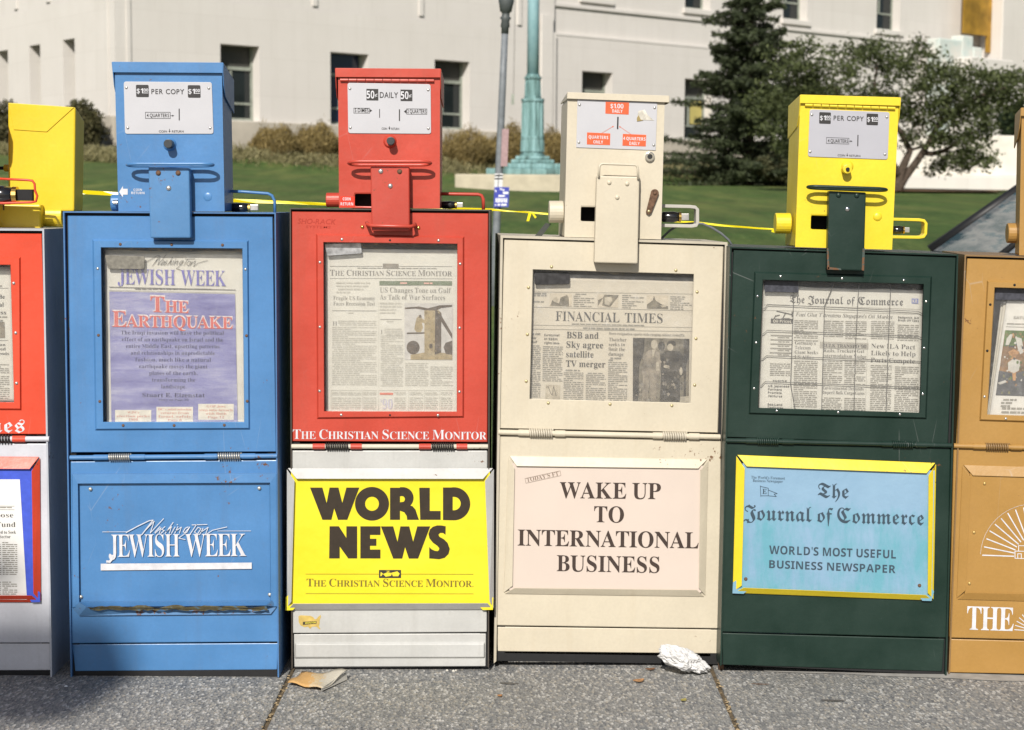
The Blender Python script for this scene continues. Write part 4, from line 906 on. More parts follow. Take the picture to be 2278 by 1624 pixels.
for x, y in ((317, 207.5), (432, 208.5)): k = MB(); text(k, F, '$1', 'gb', (x - 13, y), (x + 1.5, y + .1), 11, d + .0005); text(k, F, '00', 'gb', (x + 2.5, y - 3.6), (x + 12.8, y - 3.5), 7, d + .0005); rule(k, F, (x + 2.5, y - .8), (x + 12.5, y - .7), 1.4, d + .0005); k.build('price_figures', WHT, B.plate_o, recalc=False)
B.button((377.8, 321.5), (373.5, 319.5), 15, 9.6, BLU, plain('dark steel plunger', (.05, .055, .06), .4, metal=.3))
B.channel([(329.8, 371), (421, 373.8), (424, 529.5), (334, 529.5)], paint('worn sky blue enamel', (.066, .19, .39), .38, rust=1.0), [(352.3, 384.8), (396.3, 384.8), (375.3, 418.5)], [RUSTY, RUSTY, STEEL], rb=6)
B.loop(283, 474, 364.5, 369, BLU)
k = MB(); F = B.F; d = B.headd + .0006
k.poly(F, [(265, 427), (273.5, 413.8), (273.5, 420), (284, 420), (284, 433), (273.5, 433), (273.5, 439)], d); text(k, F, 'COIN', 'gb', (297, 424.6), (315.8, 424.8), 5, d); text(k, F, 'RETURN', 'gb', (292, 431.8), (321.5, 432), 5.4, d)
k.build('lettering', WHT, B.head_o, recalc=False)
MB().dome(F.hit(462.5, 438, B.headd - .001), F.n, .0115, .0025, 24).build('lock_cover', BLU, B.head_o, smooth=True)
B.lockcyl(249, 262, 433, 469.5, BLU); k = MB().cyl(F.hit(252, 451, -.028), F.hit(262, 451, -.028), .006, 12).build('key_lock', CHROME, B.head_o)
B.bracket([(513, 425.5), (540, 426.5), (596, 430.5), (605, 435), (611, 447), (611.5, 474)], .0036, BLU)
B.padlock((512, 451, 575, 472), 'black padlock with a bright hasp beside the light blue coin head')
# its newspaper
T_, F = B.paper([(236, 556.5), (545, 560), (549, 950), (238, 950)], -.026, 'purple-covered weekly newspaper behind the light blue box window', rip=.0008, wavy=1.0, seed=3)
d = B.pp; m, t, b = nmat('faded purple cover ink'); v = coords(t); pm_ = N(t, 'Mapping'); t.links.new(v, pm_.inputs[0]); pm_.inputs['Scale'].default_value = (2.5, 1, 16)
t.links.new(ramp(t, noise(t, pm_.outputs[0], 1.6, 6, .65), [(.34, (.115, .11, .30)), (.5, (.20, .20, .40)), (.66, (.36, .36, .50))]).outputs[0], b.inputs['Base Color']); b.inputs['Roughness'].default_value = .7; PUR = m
k = MB(); n_ = 24
for i in range(n_):                                             # the tinted cover follows the page's waves
    for j in range(30):
        f = lambda a, b_: ((243 + 5 * b_) + a * ((523 + 6 * b_) - (243 + 5 * b_)), (648.5 + 6 * a) + b_ * 300)
        k.add([F.hit(*f(i / n_, j / 30), d), F.hit(*f((i + 1) / n_, j / 30), d), F.hit(*f((i + 1) / n_, (j + 1) / 30), d), F.hit(*f(i / n_, (j + 1) / 30), d)], [[0, 1, 2, 3]])
k.build('cover_tint', PUR, T_, recalc=False); d += .0006
k = MB(); text(k, F, 'JEWISH', 'sr', (262, 632), (390, 634.5), 34, d, track=-.06); text(k, F, 'WEEK', 'sr', (402, 634.8), (503, 636.5), 34, d, track=-.06); ink(k, 'masthead', plain('violet ink', (.13, .12, .38), .7), T_)
k = MB()
for st_ in WASH: stroke(k, F, [(316 + (x - 400) / 9.6, 566 + (y - 160) / 8.5) for x, y in st_[:]], 1.0, d)
rule(k, F, (243, 638.5), (524, 645), 1.4, d); rule(k, F, (243, 646), (524, 652), .7, d); greek(k, F, 300, 641.5, 470, 646, d, 4.4, .4); ink(k, 'small_print', INK3, T_)
ee_ = ((-1.3, -1.1), (1.3, -1.1)); k = MB()
for dx, dy in ee_: text(k, F, 'The', 'sb', (335 + dx, 693 + dy), (420 + dx, 696 + dy), 36, d, small=.74, track=-.03); text(k, F, 'Earthquake', 'sb', (250 + dx, 726 + dy), (518 + dx, 731 + dy), 36, d, small=.74, track=-.03)
ink(k, 'headline_edge', plain('pale pink edge', (.62, .55, .55), .8), T_)
k = MB(); text(k, F, 'The', 'sb', (335, 694), (420, 697), 35, d + .0005, small=.74, track=-.03); text(k, F, 'Earthquake', 'sb', (250, 727), (518, 732), 35, d + .0005, small=.74, track=-.03); ink(k, 'headline', plain('red headline ink', (.52, .10, .085), .8), T_)
k = MB()
for i, (s_, w_) in enumerate((('The Iraqi invasion will have the political', 229), ('effect of an earthquake on Israel and the', 225), ('entire Middle East, upsetting patterns', 208), ('and relationships in unpredictable', 187), ('fashion, much like a natural', 168), ('earthquake moves the giant', 152), ('plates of the earth,', 108), ('transforming the', 96), ('landscape.', 56))):
    ctext(k, F, s_, 'sr', (383.5 + i * .4, 744.5 + i * 14.95), w_, 8.6, d)
ctext(k, F, 'Stuart E. Eizenstat', 'sb', (386, 883.5), 139, 9, d); ctext(k, F, 'Story on Page 10', 'sr', (386, 891.5), 66, 4.5, d)
ink(k, 'cover_text', plain('dark violet ink', (.035, .032, .10), .8), T_)
k = MB(); k2 = MB()
for (x0, y0, x1, y1), ls_ in (((256, 911, 336.5, 938), ("WJW's", 'election picks', '1990')), ((348, 904, 429.3, 938), ("DC's mini-mission", 'returns from', 'Israel, safely', 'Page 8')), ((441, 897.5, 520, 933), ('GOP Jews', 'step into breach', 'with Bush', 'Page 12'))):
    for i in range(10): t0, t1 = x0 + (x1 - x0) * i / 10, x0 + (x1 - x0) * (i + 1) / 10; [k.poly(F, [(t0, y0 + 1 + (y1 - y0) * j / 5), (t1, y0 + 1 + (y1 - y0) * j / 5), (t1, y0 + 1 + (y1 - y0) * (j + 1) / 5), (t0, y0 + 1 + (y1 - y0) * (j + 1) / 5)], d) for j in range(5)]
    for i, s_ in enumerate(ls_): ctext(k2, F, s_, 'sr', ((x0 + x1) / 2, y0 + 9 + i * 8), min(74, 5.2 * len(s_)), 5, d + .0006)
ink(k, 'cover_box', plain('pale panel', (.60, .57, .50), .9), T_); ink(k2, 'cover_box_text', plain('pink ink', (.50, .20, .16), .8), T_)

# ------------------------------------------------------------------ 2. red and white box
RED = paint('signal red enamel', (.45, .048, .026), .36, rust=.2); WHM = paint('white enamel', (.44, .44, .425), .4, rust=.25); RBK = paint('black-brown cabinet enamel', (.05, .04, .03), .5, rust=.6)
B = Box(866, 'red newspaper box with a white base and a yellow poster in its card frame', ax=.008, ay=.0, y=.01)
B.body([(644.5, 463), (1090, 467), (1087.5, 1486), (648.3, 1490)], RBK, lip=2.5)
qd = [(648.8, 470), (1086.6, 474.5), (1084.5, 984), (650.5, 982)]
B.door(qd, [(704.3, 521.5), (1031.6, 527.5), (1031, 927.5), (706.6, 930.5)], [(720, 539.3), (1017.3, 543), (1016, 915.5), (721.6, 914.8)], RED)
B.screws([(760.6, 532.5), (975.6, 535), (711.6, 583.5), (1023.6, 587), (711.6, 727.5), (1022.6, 729.5), (711, 870), (1022, 871.5), (759, 923), (974.3, 923.8)], STEEL, 3.4)
B.screws([(867.6, 534.5), (867.6, 923.6)], BLACK, 2.4)
B.tagstick([(721.6, 543), (803, 540), (805, 564), (728, 569)], plain('silver tag', (.45, .46, .48), .25, metal=.5, vary=.4, scale=60))
k = MB(); text(k, B.F, 'SHO-RACK', 'g', (662, 497), (746, 499), 11, .0003, lean=.2); text(k, B.F, 'SYSTEMS', 'g', (680, 507), (735, 508), 5.5, .0003, lean=.2); stroke(k, B.F, [(684, 484.5), (664, 486), (660, 491), (676, 493), (676, 498), (660, 501)], 3, -.0001)
k.build('embossed_maker_mark', paint('signal red enamel emboss', (.36, .028, .014), .3, rust=0), B.door_o, recalc=False)
k = MB(); text(k, B.F, 'The Christian Science Monitor', 'sr', (651.5, 976.5), (1082.5, 977.8), 21, .0008, small=.80, track=-.05); k.build('lettering', WHT, B.door_o, recalc=False)
CREAMR = paint('bare hinge rod', (.50, .47, .38), .4, rust=.5); B.hinge((648.8, 993), (1085.6, 993.4), 5.4, CREAMR, [(.177, .293), (.716, .83)], [(.108, .17), (.301, .358), (.649, .71), (.84, .895)], RED, plain('black spring', (.018, .016, .015), .4))
lp_ = B.panel([(649.2, 1002), (1084.5, 1002), (1083, 1406.5), (650.3, 1409)], WHM, d=.0)
B.kick([(653, 1410.5), (1081.5, 1409), (1080.5, 1482.5), (654.5, 1484)], WHM, ribs=[(1428, 1466)], d=-.006)
SILV = paint('brushed white metal', (.48, .48, .47), .35, rust=.15)
B.frame([(638, 1041.5), (1099, 1041.5), (1098.5, 1356), (636.5, 1357)], [(655, 1065), (1079, 1065.5), (1089, 1342), (648, 1343)], 24, SILV, d0=.004, d1=.021)
card = thing('display_card', B.F.hit(866, 1356, .012), 'bright yellow poster headed WORLD NEWS in the white card frame of the red box', 'poster', 'rack cards in the lower card frames')
YEL, t, b = nmat('yellow gloss card'); v = coords(t); t.links.new(ramp(t, noise(t, v, 5, 3), [(.3, (.66, .56, .018)), (.7, (.72, .62, .032))]).outputs[0], b.inputs['Base Color']); b.inputs['Roughness'].default_value = .32; bump(t, b, noise(t, v, 6, 4), .35, .02)
cq = [(647.5, 1050), (1090, 1050), (1090, 1324), (1097.5, 1330), (1096.5, 1356.5), (1074, 1357), (1061, 1343.5), (665, 1344), (651, 1357.5), (635, 1358), (635.5, 1329), (643.5, 1322)]
ck = MB().slab(B.F, cq, .010, .0085).build('card', YEL, card)
k = MB(); d = .0106; F = B.F; ex = lambda L: [(655.3 + x / 5.3307, 1054.1 + y / 5.3307) for x, y in L]
arc = lambda cx, cy, rx, ry, a0, a1, n=18: [(cx + rx * math.cos(R(a0 + (a1 - a0) * i / n)), cy + ry * math.sin(R(a0 + (a1 - a0) * i / n))) for i in range(n + 1)]
def shape(outer, hole=None):
    global d
    d += 2e-5; o = ex(outer)
    if hole is None: k.poly(F, o, d)
    else:
        h = ex(hole); n = len(o); assert len(h) == n; k.add([F.hit(*p, d) for p in o] + [F.hit(*p, d) for p in h], [[i, (i + 1) % n, n + (i + 1) % n, n + i] for i in range(n)])
def dub(ox, oy):
    shape([(x + ox, y + oy) for x, y in [(183, 163), (330, 163), (380, 345), (415, 163), (520, 163), (566, 345), (615, 163), (768, 163), (625, 545), (515, 545), (470, 410), (437, 545), (330, 545)]])
dub(0, 0); dub(840, 460)
shape(arc(918, 355, 202, 200, 0, 360, 40)[:-1], arc(918, 355, 82, 84, 0, 360, 40)[:-1])
shape([(1132, 165), (1250, 165), (1250, 545), (1132, 545)]); ra = [(1250, 158)] + arc(1285, 285, 126, 127, -90, 60, 16) + [(1250, 402)]; rb = [(1250, 265)] + arc(1272, 300, 36, 37, -90, 60, 16) + [(1250, 337)]
shape(ra, rb); shape([(1250, 437), (1250, 400), (1370, 375)] + [(1400, 385), (1435, 425), (1452, 480), (1475, 545), (1335, 545), (1330, 500), (1300, 455)])
shape([(1478, 165), (1603, 165), (1603, 440), (1732, 440), (1732, 545), (1490, 545)]); 
da = [(1760, 162)] + arc(1890, 355, 193, 196, -100, 90, 24) + [(1760, 548)]; db = [(1875, 272)] + arc(1888, 352, 82, 80, -90, 90, 24) + [(1875, 432)]
shape(da, db); shape([(1760, 162), (1875, 272), (1875, 432), (1760, 548)])
shape([(415, 622), (525, 622), (614, 760), (614, 622), (742, 622), (742, 1003), (636, 1003), (535, 862), (535, 1003), (410, 1003)])
shape([(780, 622), (895, 622), (895, 1003), (780, 1003)]); shape([(895, 622), (1018, 622), (1018, 724), (895, 724)]); shape([(895, 770), (970, 770), (970, 853), (895, 853)]); shape([(895, 898), (1018, 898), (1018, 1003), (895, 1003)])
S1 = [(1792, 622), (1790, 722), (1760, 700), (1725, 700), (1706, 722), (1720, 748), (1770, 775), (1815, 820), (1840, 890), (1825, 950), (1780, 995), (1715, 1012), (1640, 1005), (1597, 1003)]
S2 = [(1740, 612), (1690, 612), (1640, 628), (1605, 660), (1588, 712), (1600, 765), (1640, 815), (1690, 850), (1716, 880), (1712, 905), (1695, 917), (1660, 912), (1625, 895), (1597, 868)]
for i in range(13): shape([S1[i], S1[i + 1], S2[i + 1], S2[i]])
F0 = B.F
k.build('headline_lettering', plain('brown black poster ink', (.035, .026, .018), .35), ck, recalc=False)
k = MB(); text(k, F, 'The Christian Science Monitor.', 'sr', (682, 1304.5), (1053, 1305.5), 17, d, small=.80, track=-.05); rule(k, F, (680, 1277), (842, 1277), .8, d); rule(k, F, (892, 1277), (1053, 1277.5), .8, d); rule(k, F, (680, 1320.5), (1053, 1321), .8, d)
k.build('lettering', plain('olive ink', (.16, .12, .02), .5), ck, recalc=False)
MB().poly(F, [(843, 1268), (892, 1268), (892, 1285.6), (843, 1285.6)], d).build('emblem', INK, ck, recalc=False)
k = MB()
for q in ([(847, 1272), (852, 1276), (849, 1281), (846, 1282)], [(852, 1277), (862, 1273), (872, 1275), (870, 1281), (858, 1283)], [(871, 1274), (884, 1271), (889, 1276), (886, 1282), (874, 1282)], [(858, 1270), (868, 1270), (864, 1272)]): k.poly(F, q, d + .0005)
k.build('emblem_print', plain('emblem yellow', (.7, .56, .03), .5), ck, recalc=False)
usa = [(664, 1371), (668, 1369), (690, 1370), (697, 1373), (700, 1378), (704, 1377), (708, 1372), (713, 1368), (714, 1372), (711, 1380), (711, 1388), (709, 1393), (713, 1400), (709, 1399), (704, 1394), (694, 1394), (690, 1399), (685, 1394), (677, 1395), (668, 1391), (664.5, 1384)]
stk = MB().slab(F, usa, .0008, -.0005).build('map_sticker', plain('ochre map sticker', (.50, .36, .10), .6, vary=.2, scale=50), lp_)
MB().poly(F, [(674, 1383.5), (704, 1381.5), (704, 1387.5), (674, 1390)], .0012).build('sticker_tag', INK, stk, recalc=False); k = MB(); text(k, F, 'MONITOR', 'gb', (679, 1388), (703, 1386.2), 3.6, .0016); k.build('lettering', plain('yellow ink', (.7, .6, .06), .5), stk, recalc=False)
B.head([(752, 160), (979, 161), (978.3, 464), (754.2, 462.5)], RED, hood=[(746.2, 152), (980.5, 153.5), (980, 172.5), (747, 171.5)], slope=.012, skirt=44, hole=[(789.7, 431.5), (840, 432), (840, 459), (789.7, 458.5)], hinge=((756, 178), (966, 179.5)), depth=.14)
B.plate([(772.9, 184.2), (958, 187.3), (959, 297.8), (774.6, 296.4)], riv=[(778.5, 197), (952.5, 199.8), (779.3, 283.8), (952.8, 285.7)])
k = MB(); F, d = B.F, B.pd + .0006
for q in ([(815, 197.6), (841.4, 198), (841.6, 223.5), (815.2, 223)], [(891, 199.2), (917.3, 199.6), (917.4, 225), (891.2, 224.6)]): k.poly(F, q, d)
text(k, F, 'DAILY', 'g', (845, 217.3), (885.5, 218), 12.5, d, track=.03); text(k, F, '5 DIMES', 'g', (789, 249.3), (820, 249.8), 8.4, d); text(k, F, '2 QUARTERS', 'g', (906, 251.5), (948.5, 252.2), 8.4, d)
for x0, x1, y0, y1 in ((787, 822, 240.4, 251.5), (904.5, 949.7, 242, 254)):
    for a, b_ in (((x0, y0), (x1, y0 + .3)), ((x0, y1), (x1, y1 + .3)), ((x0, y0), (x0, y1)), ((x1, y0), (x1, y1))): rule(k, F, a, b_, .8, d)
k.poly(F, [(822, 242), (828, 246), (822, 250)], d); k.poly(F, [(904, 243.5), (898.5, 248), (904, 252.5)], d); k.poly(F, [(843.6, 242.6), (845.2, 242.6), (845.2, 262), (843.6, 262)], d); k.poly(F, [(887.4, 243.2), (889.8, 243.2), (889.8, 269), (887.4, 269)], d)
text(k, F, 'COIN', 'g', (849, 288.5), (861, 288.6), 4.8, d); text(k, F, 'RETURN', 'g', (870.5, 288.8), (888, 289), 4.8, d); k.poly(F, [(864, 284), (868.5, 284), (866.3, 289)], d); rule(k, F, (866.3, 281.5), (866.3, 285), 1.2, d)
k.build('lettering', INK, B.plate_o, recalc=False)
for x, y in ((828, 218.8), (904, 220.2)): k = MB(); text(k, F, '50', 'gb', (x - 12.4, y), (x + 4.8, y + .2), 17, d + .0005); text(k, F, '\u00a2', 'gb', (x + 6, y - 4.3), (x + 11.6, y - 4.2), 8, d + .0005); k.build('price_figures', WHT, B.plate_o, recalc=False)
B.button((867.6, 315), (869, 313.5), 15, 9, RED, plain('dark steel plunger', (.05, .055, .06), .4, metal=.3))
B.channel([(824, 370.5), (910.4, 371), (911.5, 514), (827, 514)], paint('worn signal red enamel', (.42, .045, .026), .4, rust=.9), [(847, 381), (889, 381.6), (868.3, 413.6)], [STEEL, RUSTY, STEEL], rb=5.8)
k = MB().tube([B.F.hit(u, v, dd) for u, v, dd in ((816, 496, .004), (818, 500, .028), (826, 502, .036), (912, 504, .036), (921, 502.5, .028), (923, 499, .004))], .0044, 8); k.build('handle_clip', RED, B.root, smooth=True)
rivets(B.F, [(806, 505), (931, 507)], .001, 4, BRASS, B.root, 'clip_rivet')
B.loop(776, 958, 359, 367, RED)
STR = plain('brighter red sticker', (.62, .035, .015), .4); k = MB().slab(B.F, [(757, 437), (789.2, 437.4), (789, 460.8), (757.2, 460.4)], B.headd + .0005, B.headd - .001).build('return_sticker', STR, B.root)
kk = MB(); text(kk, B.F, 'COIN', 'gb', (762.5, 445.6), (780, 445.8), 6.4, B.headd + .001); text(kk, B.F, 'RETURN', 'gb', (757.8, 456.8), (785.5, 457), 6.6, B.headd + .001); kk.build('lettering', WHT, k, recalc=False)
B.lockcyl(726, 751, 428.5, 461, RED)
B.bracket([(978, 431), (1000, 431.5), (1064, 432.5), (1071, 435), (1075, 443), (1075.5, 466)], .0042, RED)
B.padlock((981, 447, 1030, 465), 'black padlock with a brass end beside the red coin head')
T_, F = B.paper([(722.5, 554), (1024, 556), (1022, 930), (724, 930)], -.026, 'broadsheet newspaper with a helicopter picture behind the red box window', rip=.0005, seed=5)
d = B.pp
k = MB(); text(k, F, 'The Christian Science Monitor', 'sr', (734, 613), (1005.5, 614), 13, d, small=.82, track=-.04); rule(k, F, (734, 592.3), (850, 592.3), .8, d); rule(k, F, (888, 592.5), (1005, 592.8), .8, d); rule(k, F, (734, 619), (1005.5, 620), .7, d); greek(k, F, 795, 595.5, 975, 599, d, 4, .35)
ink(k, 'masthead', plain('masthead grey', (.19, .18, .165), .8), T_)
k = MB(); k.poly(F, [(851.6, 586.5), (886.6, 586.8), (886.6, 596.8), (851.6, 596.5)], d + .0003); ink(k, 'masthead_emblem', plain('emblem grey', (.2, .18, .15), .8), T_)
k = MB(); text(k, F, 'Fragile US Economy', 'sr', (741.5, 667), (834, 667.6), 8.5, d); text(k, F, 'Faces Recession Test', 'sr', (741.5, 679.2), (834, 679.8), 8.5, d); text(k, F, 'US Changes Tone on Gulf', 'sr', (845, 650.5), (1003, 651.5), 11, d); text(k, F, 'As Talk of War Surfaces', 'sr', (845, 666.3), (990, 667.2), 11, d)
rule(k, F, (739, 691), (837, 691.5), 1, d); rule(k, F, (846, 710.5), (893, 710.8), 1, d)
text(k, F, 'H', 'sr', (740, 724), (750, 724), 9, d); text(k, F, 'I', 'sr', (847, 743), (851, 743), 9, d); ink(k, 'headline', plain('grey headline ink', (.22, .21, .19), .8), T_)
k = MB(); P47 = plain('pale print', (.44, .42, .37), .9)
for x0, y0, x1, y1 in ((748, 627.5, 823, 655), (845, 673, 893, 702), (770, 695, 808, 699), (860, 714, 886, 718)): greek(k, F, x0, y0, x1, y1, d, 7 if y1 - y0 > 8 else 5, .45, rag=.3)
for x0, y0, x1, y1 in ((752, 713, 837, 725), (739, 727, 838, 856), (855, 731, 896, 745), (846.6, 746, 896.6, 860), (901, 807, 953, 861), (957, 815, 1007, 858)): greek(k, F, x0, y0, x1, y1, d, 4.1, .45)
for x0, x1 in ((738.5, 803), (808, 837), (877, 902), (911, 941), (946, 974), (980, 1006)): greek(k, F, x0, 872, x1, 880, d, 4, .6); greek(k, F, x0, 884, x1, 912, d, 4, .42)
for x0, x1 in ((736.7, 804), (806.5, 838), (842, 906), (909, 942), (944, 976), (978, 1008)): rule(k, F, (x0, 868.5), (x1, 868.8), .7, d); rule(k, F, (x0, 868.5), (x0, 915), .6, d)
rule(k, F, (842.5, 673), (842.5, 862), .5, d); ink(k, 'body_text', P47, T_)
k = MB(); k.poly(F, [(844, 625), (1005.5, 625.4), (1005.5, 635), (844, 634.6)], d); ink(k, 'green_banner', plain('green banner ink', (.14, .17, .11), .9), T_); k = MB(); greek(k, F, 890, 628, 925, 632.5, d + .0004, 4.4, .8); greek(k, F, 943, 628.5, 962, 632.5, d + .0004, 4.4, .8); ink(k, 'banner_print', plain('pale red ink', (.6, .35, .3), .9), T_)
k = MB(); k.poly(F, [(845, 873.5), (874.5, 873.7), (874.5, 878.5), (845, 878.2)], d); ink(k, 'red_bar', plain('faded red ink', (.55, .17, .12), .9), T_); k = MB(); text(k, F, "'90", 'sr', (847, 910), (873.5, 910), 21, d); ink(k, 'figure', plain('pale violet ink', (.45, .43, .52), .9), T_)
e = lambda L: [(598.3 + x / 3.0, 455.8 + y / 3.0) for x, y in L]
pic = MB().poly(F, e([(904, 655), (1227, 657), (1227, 1035), (906, 1033)]), d).build('front_picture', plain('picture sky', (.47, .45, .43), .9), T_, recalc=False)
d += .0003; k = MB(); k.poly(F, e([(1037, 700), (1125, 698), (1150, 720), (1150, 985), (1224, 995), (1224, 1033), (945, 1033), (945, 1000), (1038, 985)]), d); k.poly(F, e([(975, 800), (985, 755), (1005, 735), (1020, 755), (1045, 775), (1040, 790), (1020, 785), (1035, 848), (985, 850), (970, 830)]), d)
k.build('picture_tan', plain('picture tan', (.30, .235, .13), .9, vary=.25, scale=60), pic, recalc=False)
k = MB(); d += .0003; k.poly(F, e([(1110, 700), (1150, 720), (1152, 740), (1223, 860), (1223, 895), (1150, 780), (1150, 985), (1106, 1000)]), d); k.poly(F, e([(906, 685), (1000, 678), (1060, 690), (1140, 670), (1222, 668), (1222, 680), (1150, 688), (1120, 705), (1040, 702), (980, 692), (908, 696)]), d); k.poly(F, e([(920, 852), (1042, 850), (1042, 860), (920, 862)]), d)
k.poly(F, e(arc(962, 952, 44, 46, 0, 360, 16)[:-1]), d); k.poly(F, e([(1165, 950), (1180, 920), (1224, 905), (1224, 1000), (1180, 995)]), d); k.poly(F, e([(1000, 735), (1015, 733), (1020, 752), (1003, 752)]), d); k.poly(F, e([(1070, 930), (1090, 925), (1092, 955), (1072, 960)]), d)
mottle(pic, F, e([(1045, 720), (1140, 720), (1145, 1025), (1045, 1025)]), d - .0001, [plain('picture tan shade', (.22, .165, .09), .9), plain('picture tan light', (.36, .29, .17), .9)], 60, 33, (1.2, 4))
k.build('picture_dark', plain('picture brown', (.085, .062, .045), .9, vary=.3, scale=60), pic, recalc=False)

# ------------------------------------------------------------------ 3. cream box
CRM = paint('cream enamel', (.535, .48, .375), .38, rust=.45, vary=.05, grime=(.35, .26, .14)); CRM2 = paint('cream enamel of the cabinet', (.46, .415, .33), .42, rust=.5)
B = Box(1350, 'cream newspaper box with a pale pink poster, between the red and dark green boxes', yaw=R(2.6), ax=.036, ay=-.011, y=.055)
B.body([(1113.5, 523.5), (1618.5, 539), (1603.5, 1484), (1098.5, 1476)], CRM2, lip=5.5)
qd = [(1121.4, 532), (1609.7, 547), (1597, 963.5), (1110, 953.5)]
B.door(qd, None, [(1186, 600), (1543.2, 610.3), (1535.8, 896), (1178.6, 887.3)], CRM)
YST = plain('yellowed screw', (.50, .42, .24), .35, metal=.6)
B.screws([(1227, 593.6), (1503.6, 601.4), (1175.6, 639.5), (1550.7, 649.4), (1173.2, 744), (1548.3, 753), (1170.6, 848.2), (1545.3, 856.6), (1219.7, 896.5), (1357.2, 899.2), (1494.6, 902.2)], YST, 3.8)
B.tagstick([(1189, 605), (1267, 607), (1267.5, 632), (1190, 633.5)], plain('dark notice tag', (.035, .034, .036), .35, vary=.4, scale=90))
B.hinge((1108.7, 961.5), (1602, 972), 6.2, CRM, [(.14, .244), (.742, .848)], [(.09, .138), (.254, .30), (.695, .738), (.858, .905)], CRM, CRM2)
lp_ = B.panel([(1106.5, 969), (1604, 980), (1601.5, 1398.5), (1103.5, 1391.5)], CRM)
B.frame([(1131, 1014), (1576, 1022), (1569, 1327.6), (1120.5, 1321)], [(1145, 1037), (1558, 1042.5), (1554.5, 1312.5), (1140, 1308)], 18, CRM, d0=.002, d1=.012)
B.kick([(1105, 1394), (1598, 1400.5), (1597, 1454), (1107, 1449)], CRM, d=-.006)
card = thing('display_card', B.F.hit(1350, 1310, .006), 'pale pink poster reading WAKE UP TO INTERNATIONAL BUSINESS in the cream box frame', 'poster', 'rack cards in the lower card frames')
PNK = plain('salmon pink card', (.56, .475, .415), .5, vary=.03, scale=6); ck = MB().slab(B.F, [(1140, 1030), (1564, 1036), (1560, 1318), (1133, 1313)], .006, .004).build('card', PNK, card)
F = B.F; d = .0066; k = MB()
text(k, F, 'WAKE UP', 'sb', (1245, 1108), (1470, 1110.5), 35.5, d, track=-.02); text(k, F, 'TO', 'sb', (1321.5, 1161.5), (1388, 1162.8), 35.5, d); text(k, F, 'INTERNATIONAL', 'sb', (1151.5, 1213.5), (1554, 1220), 35.5, d, track=-.03); text(k, F, 'BUSINESS', 'sb', (1238.5, 1270.5), (1467, 1274.5), 35.5, d, track=-.02)
k.build('lettering', plain('brown black ink', (.045, .03, .024), .5), ck, recalc=False)
k = MB(); text(k, F, "TODAY'S FT", 'sr', (1172.5, 1072.5), (1243.5, 1057.5), 9, d)
for a, b_ in (((1168, 1064.5), (1246, 1047.5)), ((1246, 1047.5), (1248, 1058)), ((1248, 1058), (1170, 1075)), ((1170, 1075), (1168, 1064.5))): rule(k, F, a, b_, .7, d)
k.build('corner_stamp', plain('brown stamp ink', (.16, .11, .08), .6), ck, recalc=False)
B.head([(1263, 212), (1479, 218), (1470.5, 532.5), (1255.5, 527)], CRM, hood=[(1263, 205.5), (1488.5, 213.5), (1488, 228), (1262.5, 219.5)], slope=.012, skirt=2, hole=[(1292.6, 460.8), (1340, 462), (1340, 493), (1292, 491.8)], depth=.2)
B.plate([(1284.7, 220.3), (1462.4, 228), (1458.7, 334.5), (1281.9, 328)], r=1, riv=[(1289.2, 233), (1456.2, 239.5), (1287.8, 316.6), (1454.2, 322.8)])
F, d = B.F, B.pd + .0006; ORG = plain('orange red label', (.62, .105, .035), .5); k = MB()
for q in ([(1347.3, 226.3), (1399.5, 228.3), (1398.5, 254.9), (1346.7, 252.6)], [(1306, 294.5), (1357.7, 297), (1357, 322.8), (1305.6, 321.2)], [(1385.7, 297.8), (1437.6, 300), (1436.5, 325.8), (1384.7, 324)]):
    t_ = MB().slab(F, q, d, B.pd - .0005).build('price_label', ORG, B.plate_o)
for a, b_ in (((1337.5, 297), (1364, 281)), ((1405.5, 300), (1378.5, 281.5))): rule(k, F, a, b_, .7, d)
k.poly(F, [(1365.5, 280), (1361.5, 281), (1363.5, 284)], d); k.poly(F, [(1377, 280.5), (1381, 281.5), (1379, 284.5)], d); k.build('arrow', ORG, B.plate_o, recalc=False)
k = MB(); d += .0005; text(k, F, '$1.00', 'gb', (1358, 240.4), (1387, 241.5), 10.2, d, track=-.04); text(k, F, 'DAILY', 'gb', (1362, 250.3), (1385, 251.2), 7, d); text(k, F, 'QUARTERS', 'gb', (1309.5, 308), (1353, 309.6), 7, d); text(k, F, 'ONLY', 'gb', (1320, 319), (1341.5, 319.9), 7, d); text(k, F, '4 QUARTERS', 'gb', (1386.5, 311), (1436, 313), 7, d); text(k, F, 'DAILY', 'gb', (1400, 322), (1423, 323), 7, d)
k.build('lettering', WHT, B.plate_o, recalc=False)
MB().poly(F, [(1373.2, 259.8), (1376.2, 260), (1375.4, 287), (1372.4, 286.8)], d).build('coin_slot', BLACK, B.plate_o, recalc=False)
g_ = random.Random(8); MB().poly(F, [(1417, 265), (1420, 247), (1434, 244), (1441, 256), (1455, 268), (1430, 267), (1421, 270)], d - .0003).build('glue_stain', plain('old sticker glue', (.55, .52, .45), .8, vary=.3, scale=60), B.plate_o, recalc=False)
MB().slab(F, [(1417, 262), (1421, 256), (1425, 266), (1431, 268), (1417, 270)], d + .0004, d - .001).build('sticker_scrap', plain('brown paper scrap', (.30, .23, .10), .9), B.plate_o)
p = F.hit(1445, 348.6, B.headd); k = MB().cyl(p - F.n * .01, p + F.n * .007, .0116, 24); lk = k.build('key_lock', CHROME, B.head_o, bevel=.0015); MB().cyl(p + F.n * .0068, p + F.n * .009, .006, 16).build('lock_core', plain('dark lock core', (.08, .08, .08), .3, metal=.8), B.root)
